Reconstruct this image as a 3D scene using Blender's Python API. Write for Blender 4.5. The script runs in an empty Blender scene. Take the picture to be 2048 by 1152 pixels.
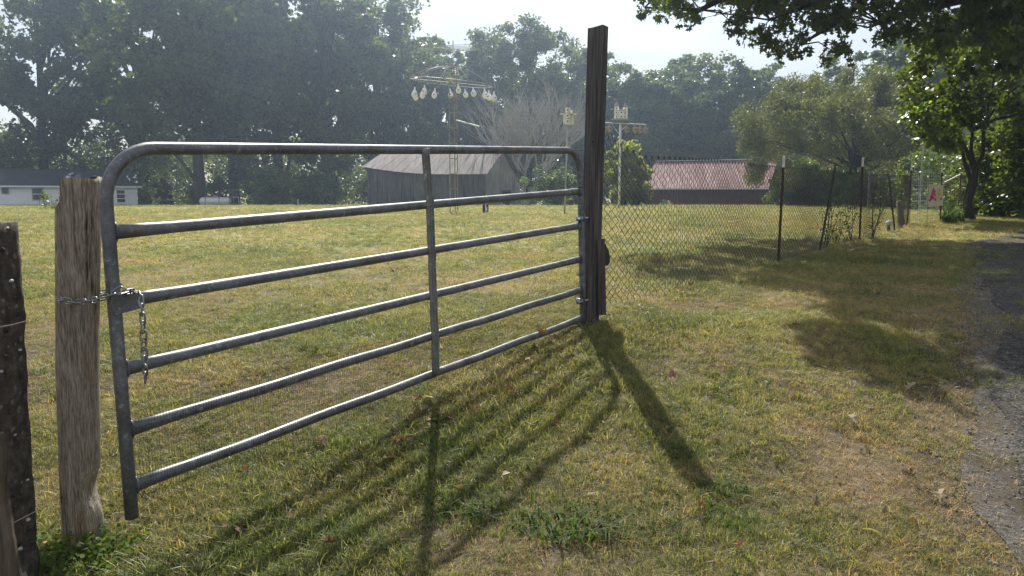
import bpy, math, random
import numpy as np
from mathutils import Vector, Matrix

R = math.radians
rng = np.random.default_rng(7)
random.seed(7)
SC = bpy.context.scene
COL = SC.collection

# ------------------------------------------------------------------ camera, world, sun, exposure
CAMZ = 1.10
PITCH = R(7.09)
cam_d = bpy.data.cameras.new("camera")
cam_d.sensor_width = 36.0
cam_d.lens = 27.0
cam_d.clip_start = 0.05
cam_d.clip_end = 3000
cam = bpy.data.objects.new("camera", cam_d)
COL.objects.link(cam)
cam.location = (0, 0, CAMZ)
cam.rotation_euler = (math.pi / 2 - PITCH, 0, 0)
SC.camera = cam

SUN_AZ = R(-5.0)      # left of straight ahead (+Y)
SUN_EL = R(45.0)
SKY_STRENGTH = 0.088
SUN_STRENGTH = 4.9
SC.view_settings.view_transform = 'Standard'
SC.view_settings.look = 'None'
SC.view_settings.exposure = 0.78
SC.view_settings.gamma = 1.0

w = bpy.data.worlds.new("World")
SC.world = w
w.use_nodes = True
nt = w.node_tree
nt.nodes.clear()
o_ = nt.nodes.new('ShaderNodeOutputWorld')
bg = nt.nodes.new('ShaderNodeBackground')
sky = nt.nodes.new('ShaderNodeTexSky')
sky.sky_type = 'NISHITA'
sky.sun_disc = False
sky.sun_elevation = SUN_EL
sky.sun_rotation = SUN_AZ
sky.air_density = 1.0
sky.dust_density = 1.6
tc = nt.nodes.new('ShaderNodeTexCoord')
mp = nt.nodes.new('ShaderNodeMapping')
mp.inputs['Scale'].default_value = (1.6, 1.6, 7.0)
mp.inputs['Rotation'].default_value = (0.12, 0.05, 0.4)
nz = nt.nodes.new('ShaderNodeTexNoise')
nz.inputs['Scale'].default_value = 1.7
nz.inputs['Detail'].default_value = 7
nz.inputs['Roughness'].default_value = 0.55
rmp = nt.nodes.new('ShaderNodeValToRGB')
rmp.color_ramp.elements[0].position = 0.36
rmp.color_ramp.elements[0].color = (0.25, 0.25, 0.25, 1)
rmp.color_ramp.elements[1].position = 0.58
rmp.color_ramp.elements[1].color = (1, 1, 1, 1)
mx = nt.nodes.new('ShaderNodeMix')
mx.data_type = 'RGBA'
mx.inputs['B'].default_value = (5.2, 5.4, 5.75, 1)
L = nt.links.new
L(tc.outputs['Generated'], mp.inputs['Vector'])
L(mp.outputs['Vector'], nz.inputs['Vector'])
L(nz.outputs['Fac'], rmp.inputs['Fac'])
L(rmp.outputs['Color'], mx.inputs['Factor'])
L(sky.outputs['Color'], mx.inputs['A'])
L(mx.outputs['Result'], bg.inputs['Color'])
bg.inputs['Strength'].default_value = SKY_STRENGTH
L(bg.outputs['Background'], o_.inputs['Surface'])

sd = bpy.data.lights.new("sun", 'SUN')
sd.energy = SUN_STRENGTH
sd.angle = R(0.5)
sd.color = (1.0, 0.955, 0.88)
so = bpy.data.objects.new("sun", sd)
COL.objects.link(so)
sdir = Vector((math.sin(SUN_AZ) * math.cos(SUN_EL), math.cos(SUN_AZ) * math.cos(SUN_EL), math.sin(SUN_EL)))
so.rotation_euler = sdir.to_track_quat('Z', 'Y').to_euler()
so.location = (0, 0, 60)

# ------------------------------------------------------------------ numeric helpers
def vnoise(x, y, seed=0):
    x = np.asarray(x, float); y = np.asarray(y, float)
    xi = np.floor(x); yi = np.floor(y)
    fx = x - xi; fy = y - yi
    fx = fx * fx * (3 - 2 * fx); fy = fy * fy * (3 - 2 * fy)
    def h(a, b):
        v = np.sin(a * 127.1 + b * 311.7 + seed * 74.7) * 43758.5453
        return v - np.floor(v)
    return (h(xi, yi) * (1 - fx) + h(xi + 1, yi) * fx) * (1 - fy) + (h(xi, yi + 1) * (1 - fx) + h(xi + 1, yi + 1) * fx) * fy

def fbm(x, y, s, seed=0, o=3):
    v = 0; a = 0.5; t = 0
    for k in range(o):
        v = v + a * vnoise(np.asarray(x) / s, np.asarray(y) / s, seed + k * 13)
        t += a; a *= 0.5; s *= 0.5
    return v / t

PY = [-20, 0, 2, 3, 4.5, 6, 8, 11, 15, 20, 28, 34, 40, 63, 85, 120, 900]
PR = [-1.70, -1.64, -1.57, -1.49, -1.26, -1.07, -1.03, -1.03, -0.93, -0.80, -0.76, -0.80, -0.76, -1.08, -1.62, -1.75, -1.75]
_yy = np.linspace(-20, 900, 9201)
_pp = np.interp(_yy, PY, PR)
_k = np.ones(9) / 9
_pp[60:-60] = np.convolve(_pp, _k, 'same')[60:-60]

def road_x(y):
    """x of the left edge of the gravel verge at depth y"""
    return np.interp(y, [0, 3.2, 5.2, 8, 14.5, 17, 21, 26], [0.7, 1.95, 3.05, 4.75, 8.6, 11.0, 16, 24])

def H(x, y, micro=True):
    x = np.asarray(x, float); y = np.asarray(y, float)
    h = CAMZ + np.interp(y, _yy, _pp)
    h = h + (fbm(x, y, 6, 3) - 0.5) * 0.10 * np.clip((y - 5) / 10, 0, 1) * np.clip((60 - y) / 20, 0, 1)
    if micro:
        m = (fbm(x, y, 0.5, 9, 4) - 0.5) * 0.08
        m = m * np.clip((road_x(y) - x) / 0.6 , 0.0, 1)
        h = h + m * np.clip((30 - y) / 12, 0, 1)
    return h

def Hf(x, y): return float(H(x, y))
ct, st_ = math.cos(PITCH), math.sin(PITCH)
def ray(px, py):
    cx = (px - 1024) / 1536; cy = (576 - py) / 1536
    return Vector((cx, ct + cy * st_, -st_ + cy * ct))
def P(px, py, Y):
    d = ray(px, py); t = Y / d.y
    return Vector((d.x * t, Y, CAMZ + d.z * t))
def G(px, py):
    d = ray(px, py); t = 1.0
    for k in range(4000):
        p = d * t
        if CAMZ + p.z < Hf(p.x, p.y): break
        t *= 1.004
    return Vector((p.x, p.y, Hf(p.x, p.y)))
def gx(px, Y):
    return (px - 1024) / 1536 * Y * 1.0
def onground(px, Y, dz=0.0):
    x = P(px, 410, Y).x
    return Vector((x, Y, Hf(x, Y) + dz))

# ------------------------------------------------------------------ mesh helpers
class MB:
    def __init__(s): s.v = []; s.f = []
    def add(s, vs, fs):
        o = len(s.v); s.v += [tuple(v) for v in vs]; s.f += [tuple(i + o for i in f) for f in fs]
    def box(s, c, size, rot=None):
        hx, hy, hz = size[0] / 2, size[1] / 2, size[2] / 2
        vs = [Vector((a * hx, b * hy, d * hz)) for a in (-1, 1) for b in (-1, 1) for d in (-1, 1)]
        if rot is not None: vs = [rot @ v for v in vs]
        c = Vector(c)
        s.add([v + c for v in vs], [(0, 1, 3, 2), (4, 6, 7, 5), (0, 4, 5, 1), (2, 3, 7, 6), (0, 2, 6, 4), (1, 5, 7, 3)])
    def hexa(s, b4, t4):
        s.add(list(b4) + list(t4), [(3, 2, 1, 0), (4, 5, 6, 7), (0, 1, 5, 4), (1, 2, 6, 5), (2, 3, 7, 6), (3, 0, 4, 7)])
    def beam(s, a, b, w, h, up=(0, 0, 1)):
        a = Vector(a); b = Vector(b); d = (b - a).normalized()
        sd_ = d.cross(Vector(up))
        if sd_.length < 1e-4: sd_ = d.cross(Vector((1, 0, 0)))
        sd_.normalize(); u = sd_.cross(d).normalized()
        q = [sd_ * (w / 2) * i + u * (h / 2) * j for i, j in ((-1, -1), (1, -1), (1, 1), (-1, 1))]
        s.hexa([a + k for k in q], [b + k for k in q])
    def tube(s, pts, r, n=8, cap=True, flat=1.0, ref=None):
        pts = [Vector(p) for p in pts]
        if not hasattr(r, '__len__'): r = [r] * len(pts)
        vs = []; prev = None
        for i, p in enumerate(pts):
            d = (pts[min(i + 1, len(pts) - 1)] - pts[max(i - 1, 0)])
            if d.length < 1e-9: d = Vector((0, 0, 1))
            d.normalize()
            if prev is None:
                a = Vector(ref) if ref is not None else (Vector((0, 0, 1)) if abs(d.z) < 0.9 else Vector((1, 0, 0)))
            else: a = prev
            a = (a - d * a.dot(d))
            if a.length < 1e-6: a = Vector((0.3, 1, 0)) - d * d.y
            a.normalize(); prev = a; b = d.cross(a)
            for k in range(n):
                t = 2 * math.pi * k / n
                vs.append(p + (a * math.cos(t) * (flat[i] if hasattr(flat, '__len__') else flat) + b * math.sin(t)) * r[i])
        fs = [(i * n + k, i * n + (k + 1) % n, (i + 1) * n + (k + 1) % n, (i + 1) * n + k) for i in range(len(pts) - 1) for k in range(n)]
        if cap:
            fs.append(tuple(range(n - 1, -1, -1))); fs.append(tuple((len(pts) - 1) * n + k for k in range(n)))
        s.add(vs, fs)
    def lathe(s, prof, n=12, c=(0, 0, 0)):
        c = Vector(c)
        s.tube([c + Vector((0, 0, z)) for r, z in prof], [max(r, 1e-4) for r, z in prof], n)
    def prism(s, poly, thick, mat):
        """poly in local xy, extruded +-thick/2 in z, placed with 4x4 mat"""
        n = len(poly)
        vs = [mat @ Vector((x, y, -thick / 2)) for x, y in poly] + [mat @ Vector((x, y, thick / 2)) for x, y in poly]
        fs = [tuple(range(n - 1, -1, -1)), tuple(range(n, 2 * n))] + [(i, (i + 1) % n, n + (i + 1) % n, n + i) for i in range(n)]
        s.add(vs, fs)
    def mesh(s, name):
        me = bpy.data.meshes.new(name); me.from_pydata(s.v, [], s.f); me.update(); return me
    def build(s, name, m, parent=None, smooth=False):
        return link(name, s.mesh(name), m, parent, smooth)

def link(name, me, m=None, parent=None, smooth=False):
    if m is not None and not me.materials: me.materials.append(m)
    if smooth: me.polygons.foreach_set('use_smooth', np.ones(len(me.polygons), bool))
    o = bpy.data.objects.new(name, me); COL.objects.link(o)
    if parent is not None:
        o.parent = parent
        if parent.type == 'EMPTY' and parent.get('_w'):
            o.matrix_parent_inverse = parent.matrix_world.inverted()
    return o

def np_mesh(name, V, F, m=None, rnd=None):
    me = bpy.data.meshes.new(name)
    V = np.ascontiguousarray(V, np.float32); F = np.ascontiguousarray(F, np.int32)
    me.vertices.add(len(V)); me.vertices.foreach_set('co', V.ravel())
    me.loops.add(F.size); me.loops.foreach_set('vertex_index', F.ravel())
    me.polygons.add(len(F)); me.polygons.foreach_set('loop_start', np.arange(len(F), dtype=np.int32) * F.shape[1])
    me.update(calc_edges=True)
    if rnd is not None:
        a = me.attributes.new('rnd', 'FLOAT', 'POINT'); a.data.foreach_set('value', np.ascontiguousarray(rnd, np.float32))
    if m is not None: me.materials.append(m)
    return me

def tag(o, label=None, cat=None, group=None, kind=None):
    if label: o['label'] = label
    if cat: o['category'] = cat
    if group: o['group'] = group
    if kind: o['kind'] = kind
    return o

def thing(name, label, cat, loc=(0, 0, 0), rotz=0, group=None, scale=1):
    o = bpy.data.objects.new(name, None); COL.objects.link(o)
    o.empty_display_size = 0.1
    o.location = loc; o.rotation_euler = (0, 0, rotz); o.scale = (scale,) * 3
    return tag(o, label, cat, group)

def wthing(name, label, cat, loc, group=None):
    """empty at loc whose parts are given in world coordinates"""
    o = thing(name, label, cat, loc, 0, group)
    return o
def wpart(mb, name, m, parent, smooth=False):
    l = Vector(parent.location)
    q = parent.parent
    while q is not None: l += Vector(q.location); q = q.parent
    mb.v = [tuple(Vector(v) - l) for v in mb.v]
    return mb.build(name, m, parent, smooth)

# ------------------------------------------------------------------ material helpers
def mat(name):
    m = bpy.data.materials.new(name); m.use_nodes = True
    nt = m.node_tree; nt.nodes.clear()
    out = nt.nodes.new('ShaderNodeOutputMaterial')
    b = nt.nodes.new('ShaderNodeBsdfPrincipled')
    nt.links.new(b.outputs[0], out.inputs[0])
    return m, nt, b, out
def node(nt, t, **k):
    n = nt.nodes.new(t)
    for a, v in k.items(): setattr(n, a, v)
    return n
def noise(nt, scale, detail=5, rough=0.55, vec=None, stretch=None, coord='Object'):
    n = node(nt, 'ShaderNodeTexNoise')
    n.inputs['Scale'].default_value = scale; n.inputs['Detail'].default_value = detail; n.inputs['Roughness'].default_value = rough
    if coord == 'World':
        g = node(nt, 'ShaderNodeNewGeometry'); src = g.outputs['Position']
    else:
        t = node(nt, 'ShaderNodeTexCoord'); src = t.outputs[coord]
    if stretch:
        mp = node(nt, 'ShaderNodeMapping'); mp.inputs['Scale'].default_value = stretch
        nt.links.new(src, mp.inputs[0]); src = mp.outputs[0]
    nt.links.new(src, n.inputs['Vector'])
    return n
def ramp(nt, fac, stops):
    r = node(nt, 'ShaderNodeValToRGB')
    cr = r.color_ramp
    while len(cr.elements) < len(stops): cr.elements.new(0.5)
    for e, (p, c) in zip(cr.elements, stops):
        e.position = p; e.color = (c[0], c[1], c[2], 1)
    nt.links.new(fac, r.inputs[0])
    return r.outputs[0]
def mixc(nt, f, a, b, mode='MIX'):
    m = node(nt, 'ShaderNodeMix', data_type='RGBA', blend_type=mode)
    for s, v in (('Factor', f), ('A', a), ('B', b)):
        i = m.inputs[s]
        if isinstance(v, (int, float)): i.default_value = v
        elif isinstance(v, tuple): i.default_value = (v[0], v[1], v[2], 1)
        else: nt.links.new(v, i)
    return m.outputs['Result']
def bump(nt, h, b, strength=0.3, dist=0.01):
    n = node(nt, 'ShaderNodeBump'); n.inputs['Strength'].default_value = strength; n.inputs['Distance'].default_value = dist
    nt.links.new(h, n.inputs['Height']); nt.links.new(n.outputs[0], b.inputs['Normal'])
def simple(name, col, rough=0.6, metal=0.0, var=0.35, scale=6, stretch=None, bmp=0.0, spec=0.5, detail=6):
    m, nt, b, out = mat(name)
    n = noise(nt, scale, detail, 0.6, stretch=stretch)
    c = tuple(x * (1 - var) for x in col); d = tuple(min(1, x * (1 + var)) for x in col)
    nt.links.new(ramp(nt, n.outputs['Fac'], [(0.3, c), (0.7, d)]), b.inputs['Base Color'])
    b.inputs['Roughness'].default_value = rough; b.inputs['Metallic'].default_value = metal
    b.inputs['Specular IOR Level'].default_value = spec
    if bmp: bump(nt, n.outputs['Fac'], b, bmp, 0.01)
    return m
def leafmat(name, dark, light, trans=0.45, rough=0.5, spec=0.35, yellow=None, patch=0.15):
    """foliage: colour varies per leaf; light also passes through"""
    m, nt, b, out = mat(name)
    at = node(nt, 'ShaderNodeAttribute'); at.attribute_name = 'rnd'
    n = noise(nt, patch, 2, coord='World')
    mul = node(nt, 'ShaderNodeMath', operation='MULTIPLY_ADD')
    nt.links.new(at.outputs['Fac'], mul.inputs[0]); mul.inputs[1].default_value = 0.55
    add = node(nt, 'ShaderNodeMath', operation='MULTIPLY_ADD'); nt.links.new(n.outputs['Fac'], add.inputs[0]); add.inputs[1].default_value = 0.9; add.inputs[2].default_value = -0.22
    nt.links.new(add.outputs[0], mul.inputs[2])
    stops = [(0.05, dark), (0.85, light)]
    if yellow: stops.append((0.98, yellow))
    c = ramp(nt, mul.outputs[0], stops)
    nt.links.new(c, b.inputs['Base Color'])
    b.inputs['Roughness'].default_value = rough; b.inputs['Specular IOR Level'].default_value = spec
    tr = node(nt, 'ShaderNodeBsdfTranslucent')
    cc = mixc(nt, 1.0, c, (1.5, 1.6, 0.55), 'MULTIPLY')
    nt.links.new(cc, tr.inputs['Color'])
    ms = node(nt, 'ShaderNodeMixShader'); ms.inputs[0].default_value = trans
    nt.links.new(b.outputs[0], ms.inputs[1]); nt.links.new(tr.outputs[0], ms.inputs[2])
    nt.links.new(ms.outputs[0], out.inputs[0])
    return m

# ---- grass colours: patches laid out over the ground, the same for soil tint and blades
def patch_color(nt, stops_a, stops_b):
    n1 = noise(nt, 0.75, 4, 0.6, coord='World'); n2 = noise(nt, 0.16, 3, 0.5, coord='World')
    a = ramp(nt, n1.outputs['Fac'], stops_a); b_ = ramp(nt, n1.outputs['Fac'], stops_b)
    f = ramp(nt, n2.outputs['Fac'], [(0.38, (0, 0, 0)), (0.62, (1, 1, 1))])
    return mixc(nt, f, a, b_)
def grassmat(name, sa, sb, trans=0.5, rough=0.45, spec=0.4):
    m, nt, b, out = mat(name)
    c = patch_color(nt, sa, sb)
    oi = node(nt, 'ShaderNodeObjectInfo')
    at = node(nt, 'ShaderNodeAttribute'); at.attribute_name = 'rnd'
    v = node(nt, 'ShaderNodeMath', operation='MULTIPLY_ADD'); nt.links.new(at.outputs['Fac'], v.inputs[0]); v.inputs[1].default_value = 0.5
    v2 = node(nt, 'ShaderNodeMath', operation='MULTIPLY_ADD'); nt.links.new(oi.outputs['Random'], v2.inputs[0]); v2.inputs[1].default_value = 0.5; v2.inputs[2].default_value = 0.0
    nt.links.new(v2.outputs[0], v.inputs[2])
    t = ramp(nt, v.outputs[0], [(0.05, (0.32, 0.42, 0.42)), (0.5, (1, 1, 1)), (0.78, (1.5, 1.35, 1.0)), (0.93, (2.4, 1.9, 1.7))])
    c2 = mixc(nt, 1.0, c, t, 'MULTIPLY')
    nt.links.new(c2, b.inputs['Base Color']); b.inputs['Roughness'].default_value = rough; b.inputs['Specular IOR Level'].default_value = spec
    tr = node(nt, 'ShaderNodeBsdfTranslucent'); nt.links.new(mixc(nt, 1.0, c2, (1.45, 1.45, 0.85), 'MULTIPLY'), tr.inputs['Color'])
    ms = node(nt, 'ShaderNodeMixShader'); ms.inputs[0].default_value = trans
    nt.links.new(b.outputs[0], ms.inputs[1]); nt.links.new(tr.outputs[0], ms.inputs[2]); nt.links.new(ms.outputs[0], out.inputs[0])
    return m

M = {}
M['grass'] = grassmat('grass_green', [(0.3, (0.095, 0.145, 0.05)), (0.5, (0.165, 0.185, 0.072)), (0.68, (0.26, 0.225, 0.11))],
                      [(0.3, (0.16, 0.18, 0.07)), (0.5, (0.225, 0.22, 0.095)), (0.68, (0.30, 0.25, 0.14))])
M['straw'] = grassmat('grass_dry', [(0.3, (0.27, 0.22, 0.12)), (0.7, (0.36, 0.28, 0.17))], [(0.3, (0.24, 0.19, 0.10)), (0.7, (0.34, 0.26, 0.15))], 0.3, 0.6)
M['weed'] = grassmat('weed_green', [(0.3, (0.055, 0.10, 0.022)), (0.7, (0.09, 0.145, 0.03))], [(0.3, (0.06, 0.105, 0.022)), (0.7, (0.10, 0.145, 0.032))], 0.45, 0.6, 0.15)

def ground_mat():
    m, nt, b, out = mat('ground_soil')
    # soil under the grass, with far turf colour
    far = patch_color(nt, [(0.3, (0.12, 0.16, 0.05)), (0.5, (0.17, 0.19, 0.065)), (0.7, (0.22, 0.205, 0.095))],
                      [(0.3, (0.15, 0.18, 0.06)), (0.5, (0.20, 0.20, 0.08)), (0.7, (0.24, 0.205, 0.11))])
    fn = noise(nt, 9.0, 8, 0.7, coord='World', stretch=(1.0, 0.35, 1.0))
    far = mixc(nt, 1.0, far, ramp(nt, fn.outputs['Fac'], [(0.32, (0.55, 0.6, 0.5)), (0.5, (1, 1, 1)), (0.68, (1.5, 1.4, 1.3))]), 'MULTIPLY')
    # dry streaks in the mown field
    sn = noise(nt, 0.35, 6, 0.65, coord='World', stretch=(0.35, 1.0, 1.0))
    far = mixc(nt, 1.0, far, (1.22, 1.14, 1.1), 'MULTIPLY')
    far = mixc(nt, ramp(nt, sn.outputs['Fac'], [(0.52, (0, 0, 0)), (0.68, (0.6, 0.6, 0.6))]), far, (0.26, 0.19, 0.09))
    n = noise(nt, 14, 8, 0.7, coord='World'); n2 = noise(nt, 1.1, 5, 0.6, coord='World')
    soil = ramp(nt, n.outputs['Fac'], [(0.3, (0.03, 0.024, 0.014)), (0.55, (0.085, 0.066, 0.038)), (0.75, (0.20, 0.155, 0.095))])
    soil = mixc(nt, ramp(nt, n2.outputs['Fac'], [(0.5, (0, 0, 0)), (0.68, (0.5, 0.5, 0.5))]), soil, (0.24, 0.19, 0.125))
    g = node(nt, 'ShaderNodeNewGeometry'); sp = node(nt, 'ShaderNodeSeparateXYZ'); nt.links.new(g.outputs['Position'], sp.inputs[0])
    mr = node(nt, 'ShaderNodeMapRange'); mr.inputs[1].default_value = 5; mr.inputs[2].default_value = 16
    nt.links.new(sp.outputs['Y'], mr.inputs[0])
    nt.links.new(mixc(nt, mr.outputs[0], soil, far), b.inputs['Base Color'])
    b.inputs['Roughness'].default_value = 0.9; b.inputs['Specular IOR Level'].default_value = 0.15
    bump(nt, n.outputs['Fac'], b, 0.6, 0.03)
    return m
M['ground'] = ground_mat()

def asphalt_mat():
    m, nt, b, out = mat('asphalt')
    n = noise(nt, 60, 6, 0.8, coord='World'); n2 = noise(nt, 1.2, 6, 0.6, coord='World')
    c = ramp(nt, n.outputs['Fac'], [(0.36, (0.028, 0.026, 0.023)), (0.51, (0.09, 0.084, 0.076)), (0.63, (0.27, 0.25, 0.225))])
    c = mixc(nt, 1.0, c, ramp(nt, n2.outputs['Fac'], [(0.3, (0.6, 0.6, 0.6)), (0.7, (1.3, 1.28, 1.25))]), 'MULTIPLY')
    v = node(nt, 'ShaderNodeTexVoronoi', feature='DISTANCE_TO_EDGE'); v.inputs['Scale'].default_value = 6
    g = node(nt, 'ShaderNodeNewGeometry'); wn = noise(nt, 3, 4, coord='World')
    vm = node(nt, 'ShaderNodeVectorMath', operation='MULTIPLY_ADD'); nt.links.new(wn.outputs['Color'], vm.inputs[0]); vm.inputs[1].default_value = (0.3, 0.3, 0.3); nt.links.new(g.outputs['Position'], vm.inputs[2])
    nt.links.new(vm.outputs[0], v.inputs['Vector'])
    c = mixc(nt, ramp(nt, v.outputs['Distance'], [(0.0, (0.8, 0.8, 0.8)), (0.045, (0, 0, 0))]), c, (0.022, 0.02, 0.018))
    nt.links.new(c, b.inputs['Base Color']); b.inputs['Roughness'].default_value = 0.85
    b.inputs['Specular IOR Level'].default_value = 0.1
    bump(nt, n.outputs['Fac'], b, 1.0, 0.025)
    return m
M['asphalt'] = asphalt_mat()
def gravel_mat():
    m, nt, b, out = mat('gravel_verge')
    n = noise(nt, 55, 8, 0.8, coord='World'); n2 = noise(nt, 2.6, 5, 0.65, coord='World')
    c = ramp(nt, n.outputs['Fac'], [(0.32, (0.035, 0.03, 0.025)), (0.52, (0.12, 0.108, 0.096)), (0.66, (0.30, 0.285, 0.265))])
    c = mixc(nt, ramp(nt, n2.outputs['Fac'], [(0.44, (0, 0, 0)), (0.56, (0.85, 0.85, 0.85))]), c, (0.085, 0.068, 0.045))
    nt.links.new(c, b.inputs['Base Color']); b.inputs['Roughness'].default_value = 0.9; b.inputs['Specular IOR Level'].default_value = 0.2
    bump(nt, n.outputs['Fac'], b, 0.9, 0.02)
    return m
M['gravel'] = gravel_mat()

def steel_mat(name, base, metal=0.75, rough=0.42):
    m, nt, b, out = mat(name)
    n = noise(nt, 7, 8, 0.65); n2 = noise(nt, 70, 4, 0.6)
    c = ramp(nt, n.outputs['Fac'], [(0.32, tuple(x * 0.6 for x in base)), (0.5, base), (0.72, tuple(x * 1.5 for x in base))])
    c = mixc(nt, 1.0, c, ramp(nt, n2.outputs['Fac'], [(0.3, (0.75, 0.75, 0.76)), (0.7, (1.2, 1.2, 1.2))]), 'MULTIPLY')
    n3 = noise(nt, 28, 9, 0.75); n4 = noise(nt, 5.5, 6, 0.7)
    c = mixc(nt, ramp(nt, n3.outputs['Fac'], [(0.57, (0, 0, 0)), (0.64, (0.7, 0.7, 0.7))]), c, tuple(min(1, x * 2.6) for x in base))
    c = mixc(nt, ramp(nt, n4.outputs['Fac'], [(0.57, (0, 0, 0)), (0.66, (0.6, 0.6, 0.6))]), c, (0.13, 0.085, 0.055))
    nt.links.new(c, b.inputs['Base Color'])
    rr = ramp(nt, n.outputs['Fac'], [(0.3, (rough - 0.08,) * 3), (0.7, (rough + 0.2,) * 3)])
    nt.links.new(rr, b.inputs['Roughness'])
    b.inputs['Metallic'].default_value = metal
    bump(nt, n2.outputs['Fac'], b, 0.15, 0.003)
    return m
M['steel'] = steel_mat('galvanised_tube', (0.125, 0.13, 0.138), 0.35, 0.40)
M['brace'] = steel_mat('weathered_brace', (0.17, 0.17, 0.155), 0.3, 0.5)
M['chain'] = steel_mat('zinc_chain', (0.26, 0.265, 0.27), 0.8, 0.34)
M['wire'] = steel_mat('fence_wire', (0.085, 0.078, 0.07), 0.15, 0.5)
M['mesh_wire'] = steel_mat('hardware_cloth', (0.08, 0.075, 0.06), 0.3, 0.35)
M['rust_wire'] = simple('rusty_steel', (0.24, 0.16, 0.11), 0.75, 0.3, 0.5, 9)
M['tower'] = simple('tower_paint', (0.36, 0.40, 0.37), 0.5, 0.3, 0.35, 1.2)
M['alu'] = simple('pale_pipe', (0.66, 0.66, 0.64), 0.35, 0.5, 0.15, 3)

def cleft_mat():
    m, nt, b, out = mat('cleft_wood')
    n = noise(nt, 6, 10, 0.7, stretch=(3.6, 3.6, 0.16)); n2 = noise(nt, 2.5, 5, 0.6, stretch=(2, 2, 0.5)); n3 = noise(nt, 60, 5, 0.7, stretch=(3, 3, 0.25))
    c = ramp(nt, n.outputs['Fac'], [(0.375, (0.03, 0.024, 0.02)), (0.43, (0.24, 0.20, 0.155)), (0.56, (0.34, 0.29, 0.23)), (0.72, (0.46, 0.41, 0.33))])
    c = mixc(nt, ramp(nt, n2.outputs['Fac'], [(0.52, (0, 0, 0)), (0.64, (0.55, 0.55, 0.55))]), c, (0.27, 0.16, 0.09))
    c = mixc(nt, 1.0, c, ramp(nt, n3.outputs['Fac'], [(0.36, (0.4, 0.38, 0.36)), (0.62, (1.3, 1.3, 1.3))]), 'MULTIPLY')
    nt.links.new(c, b.inputs['Base Color']); b.inputs['Roughness'].default_value = 0.85; b.inputs['Specular IOR Level'].default_value = 0.2
    bump(nt, n.outputs['Fac'], b, 0.9, 0.02)
    return m
M['cleft'] = cleft_mat()
def plank_mat(name, a, bb, c3, sc=6, st=(6, 6, 0.25)):
    m, nt, b, out = mat(name)
    n = noise(nt, sc, 8, 0.65, stretch=st); n2 = noise(nt, 0.8, 4)
    c = ramp(nt, n.outputs['Fac'], [(0.3, a), (0.5, bb), (0.72, c3)])
    c = mixc(nt, 1.0, c, ramp(nt, n2.outputs['Fac'], [(0.3, (0.7, 0.7, 0.7)), (0.7, (1.2, 1.2, 1.2))]), 'MULTIPLY')
    nt.links.new(c, b.inputs['Base Color']); b.inputs['Roughness'].default_value = 0.85; b.inputs['Specular IOR Level'].default_value = 0.2
    bump(nt, n.outputs['Fac'], b, 0.6, 0.01)
    return m
M['dark_post'] = plank_mat('creosote_post', (0.022, 0.02, 0.019), (0.075, 0.066, 0.06), (0.15, 0.13, 0.112), 9)
M['rail_wood'] = plank_mat('old_rail', (0.035, 0.026, 0.018), (0.10, 0.078, 0.055), (0.19, 0.155, 0.115), 9)
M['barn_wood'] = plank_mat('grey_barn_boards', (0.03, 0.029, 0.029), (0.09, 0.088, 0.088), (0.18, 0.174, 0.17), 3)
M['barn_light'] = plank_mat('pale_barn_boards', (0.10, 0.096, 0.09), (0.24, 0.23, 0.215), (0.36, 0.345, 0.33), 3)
M['fence_board'] = plank_mat('grey_fence_board', (0.09, 0.09, 0.09), (0.15, 0.155, 0.15), (0.22, 0.22, 0.215), 3, (0.3, 6, 6))
M['red_wall'] = plank_mat('dark_red_boards', (0.045, 0.012, 0.012), (0.075, 0.02, 0.018), (0.11, 0.035, 0.03), 3)
M['bark'] = plank_mat('tree_bark', (0.022, 0.019, 0.016), (0.05, 0.043, 0.036), (0.09, 0.08, 0.066), 4)
M['pale_bark'] = plank_mat('dead_branches', (0.22, 0.205, 0.19), (0.34, 0.32, 0.30), (0.46, 0.44, 0.41), 4)
M['white'] = simple('white_siding', (0.88, 0.89, 0.90), 0.6, 0, 0.04, 1.5)
M['white_bird'] = simple('white_birdhouse', (0.78, 0.76, 0.70), 0.55, 0, 0.1, 8)
M['white_pole'] = simple('white_pole', (0.62, 0.62, 0.58), 0.5, 0, 0.15, 3)
M['stone_wire'] = simple('dull_wire', (0.36, 0.32, 0.26), 0.6, 0.2, 0.2, 8)
M['rackpipe'] = simple('rack_pipe', (0.22, 0.22, 0.22), 0.5, 0.3, 0.2, 3)
M['gourd'] = simple('white_gourd', (0.82, 0.82, 0.80), 0.5, 0, 0.1, 12)
M['gourd_brown'] = simple('tan_gourd', (0.30, 0.24, 0.17), 0.6, 0, 0.3, 12)
M['lilac_roof'] = simple('faded_violet_roof', (0.27, 0.24, 0.27), 0.6, 0, 0.15, 8)
M['hole'] = simple('dark_opening', (0.012, 0.011, 0.01), 0.9, 0, 0.1, 4)
M['glass'] = simple('window_glass', (0.05, 0.06, 0.07), 0.08, 0, 0.3, 2)
M['greytrim'] = simple('grey_trim', (0.30, 0.31, 0.30), 0.6, 0, 0.15, 5)
M['house_roof'] = simple('dark_metal_roof', (0.060, 0.062, 0.078), 0.36, 0.25, 0.2, 0.8)
def roof_mat(name, a, bb, c3, sc, st):
    m, nt, b, out = mat(name)
    n = noise(nt, sc, 7, 0.65, stretch=st)
    n2 = noise(nt, 1.3, 5, 0.6)
    c = ramp(nt, n.outputs['Fac'], [(0.34, a), (0.5, bb), (0.66, c3)])
    c = mixc(nt, 1.0, c, ramp(nt, n2.outputs['Fac'], [(0.3, (0.75, 0.72, 0.7)), (0.7, (1.15, 1.15, 1.15))]), 'MULTIPLY')
    nt.links.new(c, b.inputs['Base Color']); b.inputs['Roughness'].default_value = 0.75; b.inputs['Specular IOR Level'].default_value = 0.22
    return m
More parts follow.
